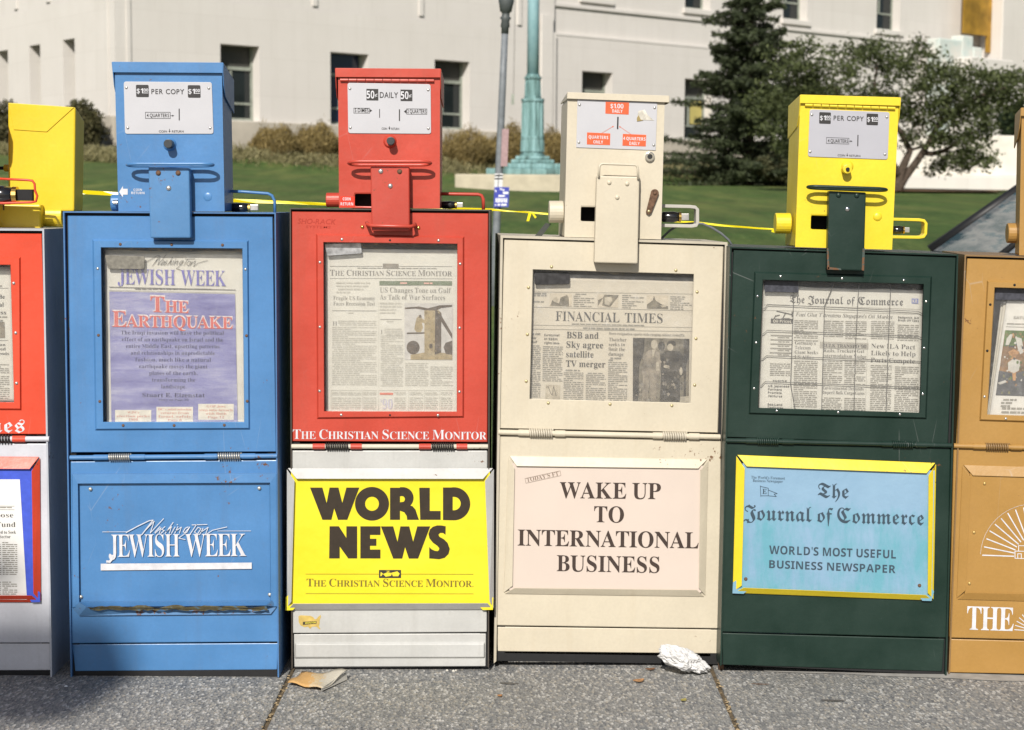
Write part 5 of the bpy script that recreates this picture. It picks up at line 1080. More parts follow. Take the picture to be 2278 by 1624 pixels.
B.channel([(1327.6, 391), (1423, 393.4), (1418.6, 586.7), (1322, 584.4)], CRM, [(1355.2, 406), (1395, 408.7), (1373.1, 439)], [CRM, CRM, CRM], rb=5.5)
k = MB().tube([F.hit(u, v, .033) for u, v in ((1332, 395), (1333, 372), (1335.5, 366), (1341, 364.2), (1412, 366.8), (1417, 369), (1419, 375), (1419.7, 399))], .0029, 8); k.build('door_handle', CRM, B.root, smooth=True)
k = MB().slab(F, arc(1456.8, 429.7, 9, 9, 180, 380, 12) + [(1449, 474), (1443, 478), (1437, 473)], B.headd + .008, B.headd + .003); hs = k.build('latch_lever', RUSTY, B.root, bevel=.001); rivets(F, [(1456.8, 429.7)], B.headd + .008, 4.5, RUSTY, hs, 'pivot'); rivets(F, [(1443.5, 470)], B.headd + .008, 3.6, YST, hs, 'pivot')
B.lockcyl(1221, 1247, 446, 496, CRM, d=-.05)
GRYS = paint('bare grey strap steel', (.40, .385, .35), .45, rust=.3)
B.bracket([(1466, 458), (1535, 459.5), (1547, 461), (1552, 466), (1552, 496), (1549, 501.5), (1540, 503), (1466, 501.5)], .0040, GRYS, d=-.075, flat=True)
B.padlock((1470, 470, 1532, 495), 'black padlock with a yellow brass ring beside the cream coin head', d=-.095)
k = MB().slab(F, [(1214, 496, -.08), (1226, 498, -.08), (1202, 530, -.08), (1186, 530, -.08)], 0, -.006); k.build('brace_strap', plain('dark brace', (.04, .045, .04), .6), B.root)
cb_ = MB().tube([F.hit(u, v, -.16) for u, v in ((1455, 548), (1474, 528), (1490, 513), (1506, 503), (1525, 498), (1545, 496.5), (1563, 498), (1583, 506), (1604, 519), (1620, 533), (1632, 551))], .0029, 8)
o = cb_.build('steel_cable', plain('sheathed cable', (.13, .14, .155), .5), None, smooth=True); tag(o, 'grey cable looping from the cream box lock to the dark green box', 'cable')
T_, F = B.paper([(1180, 615.5), (1548, 625.5), (1541, 905), (1172, 897)], -.026, 'pinkish financial newspaper behind the cream box window', rip=.0005, wavy=.6, seed=9, mat=plain('pinkish newsprint', (.545, .495, .41), .9, vary=.04, scale=14))
F.ax = .022; d = B.pp
k = MB(); text(k, F, 'FINANCIAL', 'sr', (1236, 713.5), (1378, 717), 21, d, track=-.02); text(k, F, 'TIMES', 'sr', (1390, 717.2), (1474, 719), 21, d, track=-.02); ink(k, 'masthead', INK3, T_)
k = MB(); greek(k, F, 1272, 719.5, 1433, 723, d, 4, .5); greek(k, F, 1297, 728, 1412, 733, d, 5, .7)
for (x0, y0, x1, y1), t_ in (((1186, 649, 1544, 654), .7), ((1186, 683, 1541, 691), .8), ((1183, 723, 1540, 728.5), .7), ((1183, 732, 1540, 737.5), .8)): rule(k, F, (x0, y0), (x1, y1), t_, d)
for x0, y0, x1, y1 in ((1276, 653, 1322, 684), (1384, 656, 1432, 687), (1491, 659, 1539, 690)): greek(k, F, x0, y0, x1, y1, d, 4.5, .45, rag=.3)
for x0, y0, x1, y1 in ((1181.5, 768, 1203, 886), (1207.5, 770, 1252, 848), (1254, 828, 1298, 890), (1303.5, 829, 1348, 892), (1353, 805, 1396, 892)): greek(k, F, x0, y0, x1, y1, d, 4.2, .48)
for x0, y0, x1, y1 in ((1187, 669, 1210, 673), (1187, 651, 1216, 658), (1258, 822, 1290, 826), (1354, 795, 1382, 802), (1184, 855, 1203, 859)): greek(k, F, x0, y0, x1, y1, d, 4.4, .75)
ink(k, 'body_text', INK2, T_)
k = MB()
for i, (s_, w_) in enumerate((('BSB and', 71), ('Sky agree', 82), ('satellite', 61), ('TV merger', 88))): text(k, F, s_, 'sb', (1260.5 - i * .6, 752 + i * 21.2), (1260.5 - i * .6 + w_, 752 + i * 21.2 + w_ * .02), 14, d)
for i, (s_, w_) in enumerate((('Thatcher', 39), ('seeks to', 36), ('limit the', 36), ('damage', 33))): text(k, F, s_, 'sr', (1354.5 - i * .3, 758.8 + i * 10.7), (1354.5 - i * .3 + w_, 759.6 + i * 10.7), 7.6, d)
for i, s_ in enumerate(('Eurotunnel', 'in \u00a3532m', 'rights issue')): text(k, F, s_.replace('\u00a3', ''), 'gb', (1211, 747.5 + i * 8.7), (1244 if i != 1 else 1240, 748.2 + i * 8.7), 5, d)
text(k, F, 'to visit', 'gb', (1182.5, 745), (1202, 745.4), 5, d); text(k, F, 'over', 'gb', (1182.5, 754), (1193, 754.2), 5, d); text(k, F, 'Gulf', 'gb', (1182.5, 763), (1195, 763.2), 5, d)
text(k, F, 'Howe resignation sparks wide-ranging cabinet reshuffle', 'sr', (1355, 744.5), (1523, 748.5), 5.6, d)
ink(k, 'headline', INK3, T_)
pm = plain('halftone grey', (.165, .145, .11), .9, vary=.65, scale=38); pl = plain('halftone light', (.40, .355, .28), .9, vary=.3, scale=70); pd_ = plain('halftone dark', (.06, .052, .042), .9, vary=.65, scale=40)
e = lambda L: [(1082.6 + x / 3.354, 512.8 + y / 3.354) for x, y in L]
pic = MB().poly(F, e([(1092, 800), (1513, 808), (1508, 1282), (1090, 1272)]), d).build('front_picture', pm, T_, recalc=False); d2 = d + .0003; k = MB()
k.poly(F, e([(1092, 800), (1180, 802), (1175, 900), (1140, 1000), (1130, 1272), (1090, 1272)]), d2); k.poly(F, e([(1300, 930), (1340, 895), (1440, 900), (1478, 960), (1480, 1070), (1440, 1100), (1445, 1278), (1290, 1278), (1300, 1100)]), d2); k.poly(F, e([(1470, 808), (1513, 809), (1512, 940), (1490, 1000), (1486, 1240), (1470, 1240)]), d2); k.poly(F, e(arc(1305, 862, 27, 34, 0, 360, 14)[:-1]), d2); k.poly(F, e(arc(1378, 846, 34, 26, 150, 390, 12)), d2)
k.build('picture_dark', pd_, pic, recalc=False); k = MB(); d2 += .0003
k.poly(F, e([(1170, 920), (1205, 895), (1232, 888), (1240, 960), (1262, 888), (1290, 910), (1300, 1010), (1285, 1110), (1262, 1272), (1225, 1272), (1215, 1110), (1200, 1272), (1160, 1270), (1165, 1080), (1155, 1080)]), d2); k.build('picture_grey', plain('halftone mid', (.22, .19, .15), .9, vary=.55, scale=45), pic, recalc=False); k = MB(); d2 += .0003
k.poly(F, e(arc(1250, 850, 24, 36, 0, 360, 14)[:-1]), d2); k.poly(F, e(arc(1370, 872, 23, 28, 0, 360, 14)[:-1]), d2); k.poly(F, e([(1262, 985), (1285, 975), (1292, 1045), (1265, 1045)]), d2); k.poly(F, e(arc(1342, 1015, 22, 12, 0, 360, 12)[:-1]), d2); k.poly(F, e([(1232, 888), (1262, 888), (1240, 955)]), d2); k.poly(F, e([(1445, 1240), (1508, 1235), (1508, 1280), (1440, 1280)]), d2); k.poly(F, e(arc(1450, 1050, 12, 30, 0, 360, 10)[:-1]), d2)
k.build('picture_light', pl, pic, recalc=False)
mottle(pic, F, e([(1110, 825), (1500, 830), (1495, 1265), (1105, 1260)]), d + .00012, [pm, pd_, plain('halftone mid', (.22, .19, .15), .9)], 110, 31, (1.2, 4.5))
for q, dk_, lt_ in (([(470, 468), (636, 472), (634, 566), (468, 562)], [(475, 560), (490, 520), (540, 545), (552, 500), (600, 480), (612, 500), (614, 565)], [(496, 510), (520, 496), (536, 515), (525, 540), (500, 530)]), ([(826, 476), (984, 480), (982, 574), (824, 570)], [(828, 568), (830, 520), (870, 500), (862, 560), (920, 572), (978, 500), (984, 482), (880, 478)], [(880, 500), (930, 492), (940, 520), (915, 560), (880, 550)]), ([(1195, 482), (1356, 486), (1354, 586), (1194, 580)], [(1196, 552), (1240, 520), (1248, 486), (1262, 522), (1300, 548), (1354, 566), (1354, 584), (1196, 580)], [(1290, 560), (1320, 552), (1345, 566), (1310, 574)])):
    pc = MB().poly(F, e(q), d).build('small_picture', plain('newsprint halftone pale', (.50, .44, .35), .9, vary=.12, scale=80), T_, recalc=False); MB().poly(F, e(dk_), d + .0003).build('picture_dark', pm, pc, recalc=False); MB().poly(F, e(lt_), d + .0006).build('picture_light', pl, pc, recalc=False)
pc = MB().poly(F, e([(440, 1150), (550, 1153), (548, 1258), (438, 1255)]), d).build('chart', pl, T_, recalc=False); MB_ = stroke(MB(), F, e([(446, 1170), (460, 1165), (478, 1215), (490, 1228), (500, 1165), (510, 1200), (518, 1235)]), 1.1, d + .0003); MB_.build('chart_line', pd_, pc, recalc=False)

# ------------------------------------------------------------------ 4. dark green box with the yellow coin head
GRN = paint('dark green enamel', (.008, .025, .018), .36, rust=.25, vary=.15, grime=(.03, .05, .045), spec=.3); YLW = paint('yellow enamel', (.70, .54, .020), .36, rust=.35, vary=.05, grime=(.45, .32, .03))
B = Box(1870, 'dark green newspaper box with a bright yellow coin head and a blue poster', ax=.047, ay=-.017, depth=.36)
B.body([(1624, 548.5), (2132, 566), (2106, 1506), (1602, 1482)], GRN, lip=3.5)
qd = [(1631.4, 555), (2127, 571.5), (2109, 989), (1616, 973)]
B.door(qd, [(1679, 605.5), (2072, 616), (2060, 931), (1667, 920)], [(1697.3, 623), (2054.5, 632.7), (2045.8, 918), (1686.8, 907)], GRN)
B.screws([(1736.5, 614.6), (1873.4, 619.7), (2010.7, 623), (1685.3, 658.7), (2060.2, 670.7), (1682, 762), (2056.2, 774), (1677.8, 864), (2053, 876.8), (1727.8, 913.8), (1864.8, 917.3), (2002, 921.8)], CHROME, 3.4)
B.tagstick([(1700, 624), (1776, 626), (1777, 651), (1701, 649)], plain('dark blue notice tag', (.05, .052, .065), .35, vary=.4, scale=90))
B.hinge((1614, 979.5), (2117, 991), 5.4, GRN, [(.14, .235), (.74, .83)], [(.09, .138), (.25, .30), (.69, .735), (.84, .89)], GRN, GRN)
lp_ = B.panel([(1612, 985), (2115, 997), (2107, 1419), (1604.5, 1405.5)], GRN)
B.kick([(1606, 1408), (2101, 1421.5), (2096, 1494), (1608, 1479)], GRN, d=-.004)
B.frame([(1638, 1012), (2083, 1030), (2077, 1336), (1630, 1319)], [(1657, 1037.5), (2066, 1053), (2064, 1324), (1650, 1307.5)], 20, YLW, d0=.004, d1=.016)
card = thing('display_card', B.F.hit(1860, 1335, .01), 'light blue stained poster with blackletter title in the yellow frame of the green box', 'poster', 'rack cards in the lower card frames')
m, t, b = nmat('water stained blue card'); v = coords(t); base = ramp(t, noise(t, v, 4, 4), [(.35, (.18, .305, .435)), (.7, (.23, .365, .495))]).outputs[0]
sv = N(t, 'Mapping'); t.links.new(v, sv.inputs[0]); sv.inputs['Scale'].default_value = (16, 1, 5); sp_ = N(t, 'SeparateXYZ'); t.links.new(v, sp_.inputs[0]); mr = N(t, 'MapRange'); mr.inputs['From Min'].default_value = .36; mr.inputs['From Max'].default_value = .20; t.links.new(sp_.outputs[2], mr.inputs['Value'])
mu = N(t, 'Math', operation='MULTIPLY'); t.links.new(noise(t, sv.outputs[0], 1.0, 6, .7), mu.inputs[0]); t.links.new(mr.outputs[0], mu.inputs[1])
base = mix(t, ramp(t, mu.outputs[0], [(.40, (0, 0, 0)), (.62, (.75, .75, .75))]).outputs[0], base, (.085, .30, .36)); t.links.new(base, b.inputs['Base Color']); b.inputs['Roughness'].default_value = .55
bump(t, b, noise(t, v, 14, 4), .25, .01)
ck = MB().slab(B.F, [(1652, 1030), (2079, 1047), (2073.5, 1310), (2078, 1316), (2072, 1337), (2052, 1336.4), (2043, 1325), (1668, 1310), (1654, 1321), (1629.5, 1320), (1630.5, 1296), (1647, 1286)], .0085, .007).build('card', m, card)
F = B.F; d = .0092; k = MB(); BI = plain('slate blue ink', (.035, .06, .085), .6)
text(k, F, 'The', 'fr', (1819, 1106.5), (1888, 1109), 33, d); text(k, F, 'Journal', 'fr', (1654, 1156), (1806, 1161), 34, d); text(k, F, 'of', 'fr', (1818, 1161.3), (1853, 1162.3), 33, d); text(k, F, 'Commerce', 'fr', (1862, 1162.5), (2055, 1168.5), 34, d)
text(k, F, "WORLD'S MOST USEFUL", 'gb', (1711, 1232), (1993, 1242.5), 18.5, d); text(k, F, 'BUSINESS NEWSPAPER', 'gb', (1711, 1263.5), (1992, 1275), 17.5, d)
text(k, F, "The World's Foremost", 'sr', (1671, 1064.5), (1746, 1067), 6, d); text(k, F, 'Business Newspaper', 'sr', (1674.5, 1071.8), (1741.5, 1074), 6, d)
for a, b_ in (((1691.5, 1080.5), (1692.5, 1104.5)), ((1691.5, 1082), (1709, 1086)), ((1709, 1086), (1709, 1103)), ((1709, 1103), (1692.5, 1103)), ((1709, 1090), (1729, 1098)), ((1729, 1098), (1722, 1099.5)), ((1722, 1099.5), (1727, 1104.5)), ((1727, 1104.5), (1709, 1103))): rule(k, F, a, b_, 1.2, d)
text(k, F, 'E', 'sb', (1696, 1098.5), (1705.5, 1098.8), 11, d); k.build('lettering', BI, ck, recalc=False)
rivets(F, [(1659, 1288), (2045.5, 1302.5)], .0088, 4.2, RUSTY, ck, 'card_screw')
B.head([(1780.6, 216), (2000, 222), (1984.5, 555.5), (1769, 549.5)], YLW, hood=[(1780.6, 211), (2003.5, 217.3), (2002.5, 235.5), (1780, 229.5)], slope=.016, skirt=50, hole=[(1804.4, 479.8), (1860, 481.5), (1860, 511.5), (1803.6, 509.8)], hinge=((1790, 233.5), (1992, 241)), depth=.15)
B.plate([(1801.6, 243), (1979, 249.3), (1975, 354.9), (1797.4, 348.4)], mat=plain('brushed price plate', (.40, .40, .44), .4, metal=.15, vary=.05, scale=8), riv=[(1806.1, 255), (1973, 260.3), (1802.2, 337.2), (1968.7, 343.1)])
F, d = B.F, B.pd + .0006; F.ax = .036; k = MB()
for q in (F.rect(1822.7, 249.3, 25.8, 25.5), F.rect(1928, 252.4, 25.5, 25.5)): k.poly(F, rrect(q, 2), d)
text(k, F, 'PER COPY', 'g', (1854.4, 267.5), (1921.5, 269.8), 10.5, d, track=.06); text(k, F, '4 QUARTERS', 'g', (1841.5, 316.6), (1886.5, 318), 7.6, d)
bq = F.rect(1838.6, 305.8, 50, 13); 
for i in range(4): rule(k, F, bq[i], bq[(i + 1) % 4], .8, d)
rule(k, F, (1888.6, 314), (1895, 314.2), .9, d); k.poly(F, [(1892, 312), (1896.5, 314.3), (1892, 316.3)], d); k.poly(F, [(1907.6, 300), (1909.8, 300), (1909.3, 325.5), (1907, 325.4)], d)
text(k, F, 'COIN', 'g', (1863.5, 347.5), (1880, 348), 4.4, d); text(k, F, 'RETURN', 'g', (1889.5, 348.4), (1914, 349.2), 4.4, d); rule(k, F, (1884.8, 341.5), (1884.7, 345), 1.1, d); k.poly(F, [(1882.4, 344.5), (1887.2, 344.7), (1884.7, 348.2)], d)
k.build('lettering', INK, B.plate_o, recalc=False)
for x, y in ((1836, 267), (1941, 270.2)): k = MB(); text(k, F, '$1', 'gb', (x - 12, y), (x + 1, y + .4), 10.4, d + .0005); text(k, F, '00', 'gb', (x + 2, y - 3.2), (x + 11.6, y - 2.9), 6.6, d + .0005); rule(k, F, (x + 2, y - .6), (x + 11.5, y - .3), 1.3, d + .0005); k.build('price_figures', WHT, B.plate_o, recalc=False); F.ax = .047
B.button((1885, 370), (1885.5, 376), 14, 10, YLW, YLW, L=.026); p = F.hit(1886, 376.5, .0275 - .004); MB().cyl(p - F.n * .003, p + F.n * .0015, .0045, 12).build('keyhole', BLACK, B.root)
B.channel([(1844.3, 424.5), (1927, 428), (1922, 602.7), (1840.5, 599.7)], GRN, [(1865.5, 434), (1906, 434.8), (1885, 465)], [GRN, GRN, CHROME], rb=6)
WRN = paint('chipped green edge', (.05, .075, .065), .5, rust=2.2, vary=.5)
for q in ([(1839.5, 552), (1843, 552), (1845, 598), (1840.3, 599.4)], [(1919, 553), (1924, 552), (1922.2, 602.2), (1917, 601)], [(1842, 594), (1870, 597), (1872, 600.6), (1841, 599.6)]): MB().slab(B.F, q, .0306, .029).build('worn_edge', WRN, B.root)
B.loop(1797, 1972, 417, 421.5, GRN, sl=.035)
MB().dome(F.hit(1951.8, 481.8, B.headd - .001), F.n, .0115, .005, 24).build('lock_cover', YLW, B.head_o, smooth=True)
B.lockcyl(1724, 1752, 473.5, 520, YLW)
B.bracket([(1978, 487.5), (2045, 489), (2056, 491), (2060.5, 497), (2059.5, 520), (2055, 526.5), (2046, 528), (1978, 527)], .0036, YLW, d=-.075, flat=True)
B.padlock((1984, 502, 2022, 521), 'shiny brass-ended padlock beside the yellow coin head of the green box', d=-.095)
T_, F = B.paper([(1700, 636.5), (2052, 647), (2049, 930), (1689, 918)], -.026, 'wire-held business newspaper behind the dark green box window', rip=.0006, wavy=1.6, seed=13)
F.ax = .026; F.ay = -.02; d = B.pp
bk_ = MB().slab(B.F, [(1694, 634), (1720, 640), (1712, 915), (1684, 912)], -.031, -.036).build('inner_section', PAPER2, T_); MB().slab(B.F, [(2030, 640), (2058, 652), (2052, 925), (2030, 920)], -.034, -.039).build('inner_section', PAPER2, T_)
k = MB(); text(k, F, 'The', 'fr', (1757, 673.5), (1790, 674.5), 17, d); text(k, F, 'Journal', 'fr', (1797, 674.7), (1876, 676.6), 17.5, d); text(k, F, 'of', 'fr', (1884, 676.8), (1902, 677.3), 17, d); text(k, F, 'Commerce', 'fr', (1909, 677.5), (2009, 680), 17.5, d); ink(k, 'masthead', plain('grey black ink', (.10, .095, .09), .8), T_)
k = MB(); text(k, F, "Fuel Glut Threatens Singapore's Oil Market", 'si', (1770, 703), (1986, 709), 8, d)
for i, s_ in enumerate(("Germany's", 'Telecom', 'Giant Seeks', 'US Allies')): text(k, F, s_, 'sr', (1768.5 - i * .4, 766 + i * 10.4), (1768.5 + (46, 35, 51, 41)[i], 767 + i * 10.4), 7.2, d)
text(k, F, 'Rails, Truckers Get', 'sr', (1832, 783), (1923, 785), 7.6, d); text(k, F, 'Intermodalism Nudge', 'sr', (1830, 794.5), (1927, 797), 7.6, d)
for i, (s_, w_) in enumerate((('New ILA Pact', 98), ('Likely to Help', 99), ('Ports Compete', 98))): text(k, F, s_, 'sr', (1938 - i * .5, 774.3 + i * 15.6), (1938 - i * .5 + w_, 777 + i * 15.6), 10, d)
text(k, F, 'Environmental Demands', 'sr', (1830, 866), (1921, 868.5), 7, d); text(k, F, 'Imperil Bulk Cargo Gains', 'sr', (1830, 876), (1923, 878.5), 7, d)
for i, s_ in enumerate(('US, Japanese', 'Partners', 'Promote', 'Ventures')): text(k, F, s_, 'gb', (1709 - i * .3, 861 + i * 7.3), (1709 + (47, 30, 30, 31)[i], 862 + i * 7.3), 4.8, d)
text(k, F, 'Sea-Land', 'gb', (1707.5, 902), (1740, 903), 4.8, d); text(k, F, 'Dedicates', 'gb', (1707.5, 909), (1742, 910), 4.8, d); text(k, F, 'INSIDE', 'gb', (1719, 850), (1750, 851), 4.8, d)
text(k, F, 'Sedgwick, J&H', 'gb', (1998, 708), (2044, 709.4), 4.4, d); text(k, F, 'Break Off Talks', 'gb', (1998, 714.5), (2044, 716), 4.4, d); ink(k, 'headline', INK3, T_)
k = MB()
for x0, y0, x1, y1 in ((1767, 712, 1820, 752), (1834, 713, 1877, 752), (1881, 714, 1928, 754), (1938, 714, 1990, 756), (1997, 722, 2044, 760), (1766.5, 802, 1819, 905), (1829.5, 802, 1874, 856), (1879, 803, 1926, 857), (1829, 884, 1874, 912), (1878, 885, 1925, 913), (1937, 812, 1984, 914), (1991, 815, 2044, 916), (1713, 808, 1758, 836), (1766.5, 756, 1820, 758)): greek(k, F, x0, y0, x1, y1, d, 4.2, .46)
for i in range(5): rule(k, F, (1715.5 - i * .5, 746 + i * 9.6), (1762 - i * .5, 747.2 + i * 9.6), 2.6, d); greek(k, F, 1730, 749.5 + i * 9.6, 1756, 753 + i * 9.6, d, 5, .4)
for (a, b_) in (((1700, 678), (2048, 688)), ((1701, 690), (2048, 699)), ((1764.5, 690), (1760, 910)), ((1930, 755), (1925, 915))): rule(k, F, a, b_, .6, d)
ink(k, 'body_text', INK2, T_)
k = MB(); k.poly(F, [(1715, 708.5), (1765, 709.5), (1764.5, 720), (1714.5, 719)], d)
for L in ([(1728, 692), (1762, 700)], [(1762, 694), (1762, 704)], [(1741, 709), (1748, 696)], [(1724, 704), (1734, 701)], [(1722, 709), (1726, 702)], [(1738, 709), (1756, 709)]): stroke(k, F, L, 2.2, d)
ink(k, 'oil_chart', INK3, T_); k = MB(); text(k, F, 'Oil Prices', 'gb', (1720, 717.5), (1760, 718.3), 6.4, d + .0005); ink(k, 'chart_title', plain('paper white print', (.56, .53, .46), .9), T_)
k = MB(); k.poly(F, [(1824, 760), (1932.5, 763), (1932, 777), (1823.5, 774)], d); ink(k, 'grey_band', plain('grey band ink', (.36, .34, .30), .9, vary=.2, scale=300), T_); k = MB(); text(k, F, "BULK TRANSPO '90", 'sb', (1830, 772), (1927, 774.8), 7.4, d + .0005); ink(k, 'band_title', INK3, T_)
k = MB(); k.poly(F, [(2028, 664), (2043, 664.5), (2043, 675.5), (2028, 675)], d); ink(k, 'blue_emblem', plain('blue stamp ink', (.16, .19, .42), .8), T_); k = MB(); text(k, F, 'KR', 'gb', (2030, 673.5), (2041, 673.8), 7.5, d + .0005); ink(k, 'emblem_print', plain('paper white print', (.56, .53, .46), .9), T_)
F = B.F; e = lambda L: [F.hit(1595.4 + x / 3.337, 512.8 + y / 3.337, -.0195) for x, y in L]; WIRE = plain('paper holder wire', (.13, .125, .115), .45, metal=.6)
for L in ([(322, 585), (352, 578), (375, 549), (1490, 600), (1530, 622)], [(318, 772), (345, 765), (372, 740), (1490, 785), (1528, 800)], [(312, 960), (340, 952), (366, 930), (1520, 972)], [(308, 1160), (330, 1150), (355, 1122), (1520, 1166)], [(566, 380), (566, 545), (545, 1140), (582, 1340)], [(868, 395), (797, 560), (775, 1345)], [(1052, 388), (1030, 800), (1015, 1345)], [(1290, 395), (1272, 800), (1254, 1350)]):
    MB().tube(e(L), .0010, 6).build('holder_wire', WIRE, B.root)

# ------------------------------------------------------------------ 5. tan box running out of the frame at the right
TAN = paint('tan bronze enamel', (.345, .19, .046), .36, rust=.2, vary=.05, grime=(.25, .13, .03)); TANS = paint('brown cabinet enamel', (.20, .115, .04), .42, rust=.4)
B = Box(2380, 'tan newspaper box with a white sunburst emblem, cut off by the right edge', ax=.03, ay=-.030, y=-.02, yaw=R(-6))
B.body([(2146, 566.5), (2640, 581), (2612, 1512), (2110, 1500)], TANS, lip=3.5)
qd = [(2151, 574), (2634, 588.5), (2610, 1004), (2126, 989.5)]
B.door(qd, [(2197, 625), (2588, 637), (2570, 948), (2180, 935)], [(2213, 640), (2572, 651), (2556, 934), (2196.5, 922)], TAN)
B.screws([(2257, 634), (2203, 677.6), (2196.3, 780.4)], BLACK, 3); B.screws([(2190.2, 882.3), (2237.6, 931.4)], STEEL, 3.2)
B.tagstick([(2214, 641), (2292, 643), (2291, 668), (2214, 667)], plain('dark blue notice tag', (.05, .052, .065), .35))
B.hinge((2121.7, 991.5), (2614, 1004), 5.6, TAN, [(.148, .252), (.74, .84)], [(.09, .145), (.26, .31), (.69, .735), (.85, .9)], TAN, TANS)
lp_ = B.panel([(2121.5, 997), (2614, 1010), (2606, 1431), (2111.5, 1419)], TAN)
B.kick([(2112.5, 1421.5), (2604, 1434), (2600, 1506), (2113, 1496)], TAN, d=-.004)
B.frame([(2141, 1034), (2592, 1047), (2578, 1346), (2128, 1333.5)], [(2160, 1058), (2570, 1070), (2560, 1326), (2148, 1318)], 20, TAN, d0=.002, d1=.009)
MB().slab(B.F, [(2158, 1052), (2574, 1064), (2564, 1330), (2146, 1322)], .005, -.001).build('card_plate', TAN, lp_, bevel=.001)
B.screws([(2190.3, 1075.7), (2166.8, 1184.5), (2156.7, 1298)], plain('tan screw', (.48, .33, .12), .35, metal=.5), 4, .005, lp_)
F = B.F; d = .0058; k = MB(); c = (2299, 1239)
for i in range(19):
    a = R(182 + i * 9.6); r0, r1 = 44, 113 - 2 * abs(math.sin(i)); stroke(k, F, [(c[0] + math.cos(a) * r0, c[1] + math.sin(a) * r0 * 1.0), (c[0] + math.cos(a) * r1, c[1] + math.sin(a) * r1)], 2.6, d)
for i in range(24): a0, a1 = R(183 + i * 7.2), R(183 + (i + 1) * 7.2); stroke(k, F, [(c[0] + math.cos(a0) * 118, c[1] + math.sin(a0) * 118), (c[0] + math.cos(a1) * 118, c[1] + math.sin(a1) * 118)], .6, d)
for L in ([(2258, 1226), (2258, 1242), (2340, 1244), (2340, 1228), (2258, 1226)], [(2266, 1226), (2266, 1214), (2280, 1214), (2280, 1226)], [(2284, 1226), (2284, 1202), (2314, 1203), (2314, 1227)], [(2284, 1202), (2299, 1186), (2314, 1203)], [(2264, 1242), (2264, 1232), (2272, 1232), (2272, 1242)], [(2280, 1242), (2280, 1232), (2288, 1232), (2288, 1242)]): stroke(k, F, L, 1.6, d)
k.build('sunburst_emblem', WHT, lp_, recalc=False)
k = MB(); text(k, F, 'THE', 'sb', (2150.5, 1400.5), (2254.5, 1404), 52, .0008, track=-.06)
for i in range(8):
    a = R(184 + i * 12); stroke(k, F, [(2303 + math.cos(a) * 22, 1404 + math.sin(a) * 22), (2303 + math.cos(a) * 46, 1404 + math.sin(a) * 46)], 2, .0008)
k.build('lettering', WHT, lp_, recalc=False)
B.head([(2273, 246), (2492, 252), (2478, 572), (2267, 568)], TAN, hood=[(2272, 240), (2496, 247), (2495, 264), (2271, 258)], slope=.012, skirt=50, hoodmat=TAN, depth=.055)
B.lockcyl(2240, 2268, 496, 541, TAN); B.plate([(2293, 262), (2470, 268), (2466, 374), (2289, 368)]); B.channel([(2340, 440), (2424, 443), (2418, 618), (2334, 615)], TAN, [(2360, 450), (2400, 452)], [TAN, TAN]); B.loop(2294, 2468, 432, 437, TAN, sl=.03)
T_, F = B.paper([(2240, 668), (2590, 676), (2566, 945), (2200, 935)], -.024, 'stack of newspapers with a colour picture behind the tan box window', rip=.0004, seed=17, mat=plain('bright newsprint', (.62, .60, .56), .9, vary=.04))
F.ax = .02; F.ay = -.12; d = B.pp
for i, o_ in enumerate((-7, -13)): MB().slab(B.F, [(2240 + o_, 672 + i * 4), (2260, 674), (2230, 935), (2200 + o_ * .4, 930)], -.030 - i * .005, -.034 - i * .005).build('inner_section', PAPER2, T_)
k = MB(); text(k, F, 'SATURDAY', 'gb', (2254.5, 709.5), (2312, 711), 6, d); rule(k, F, (2238, 726.5), (2440, 733), 1, d); greek(k, F, 2240, 719, 2400, 723, d, 4, .6); greek(k, F, 2228, 887, 2262, 904, d, 7, .6); greek(k, F, 2229, 906, 2420, 935, d, 8.5, .55); ink(k, 'body_text', INK2, T_)
e = lambda L: [(1595.4 + x / 3.337, 512.8 + y / 3.337) for x, y in L]
pic = MB().poly(F, e([(2138, 740), (2480, 750), (2440, 1235), (2068, 1222)]), d).build('front_picture', plain('picture ground', (.22, .125, .06), .9, vary=.5, scale=50), T_, recalc=False); d += .0003
k = MB(); k.poly(F, e([(2138, 740), (2480, 750), (2470, 800), (2290, 800), (2250, 850), (2125, 860)]), d); k.build('picture_green', plain('picture green', (.10, .15, .05), .9, vary=.4, scale=60), pic, recalc=False)
k = MB(); k.poly(F, e([(2092, 1040), (2200, 1060), (2290, 1040), (2450, 1060), (2440, 1234), (2068, 1222)]), d); k.poly(F, e([(2165, 790), (2190, 780), (2215, 840), (2200, 870), (2165, 860)]), d); k.build('picture_dark', plain('picture slate', (.075, .075, .08), .9, vary=.4, scale=60), pic, recalc=False); k = MB(); d += .0003
k.poly(F, e([(2150, 800), (2175, 770), (2195, 770), (2180, 820), (2165, 850), (2140, 850)]), d); k.poly(F, e([(2215, 790), (2260, 800), (2278, 900), (2250, 920), (2230, 870)]), d); k.poly(F, e([(2160, 980), (2200, 950), (2250, 965), (2240, 1040), (2200, 1060), (2160, 1040)]), d); k.poly(F, e([(2080, 1130), (2140, 1110), (2150, 1125), (2100, 1145)]), d); k.build('picture_white', plain('picture white', (.5, .48, .44), .9, vary=.2, scale=60), pic, recalc=False)
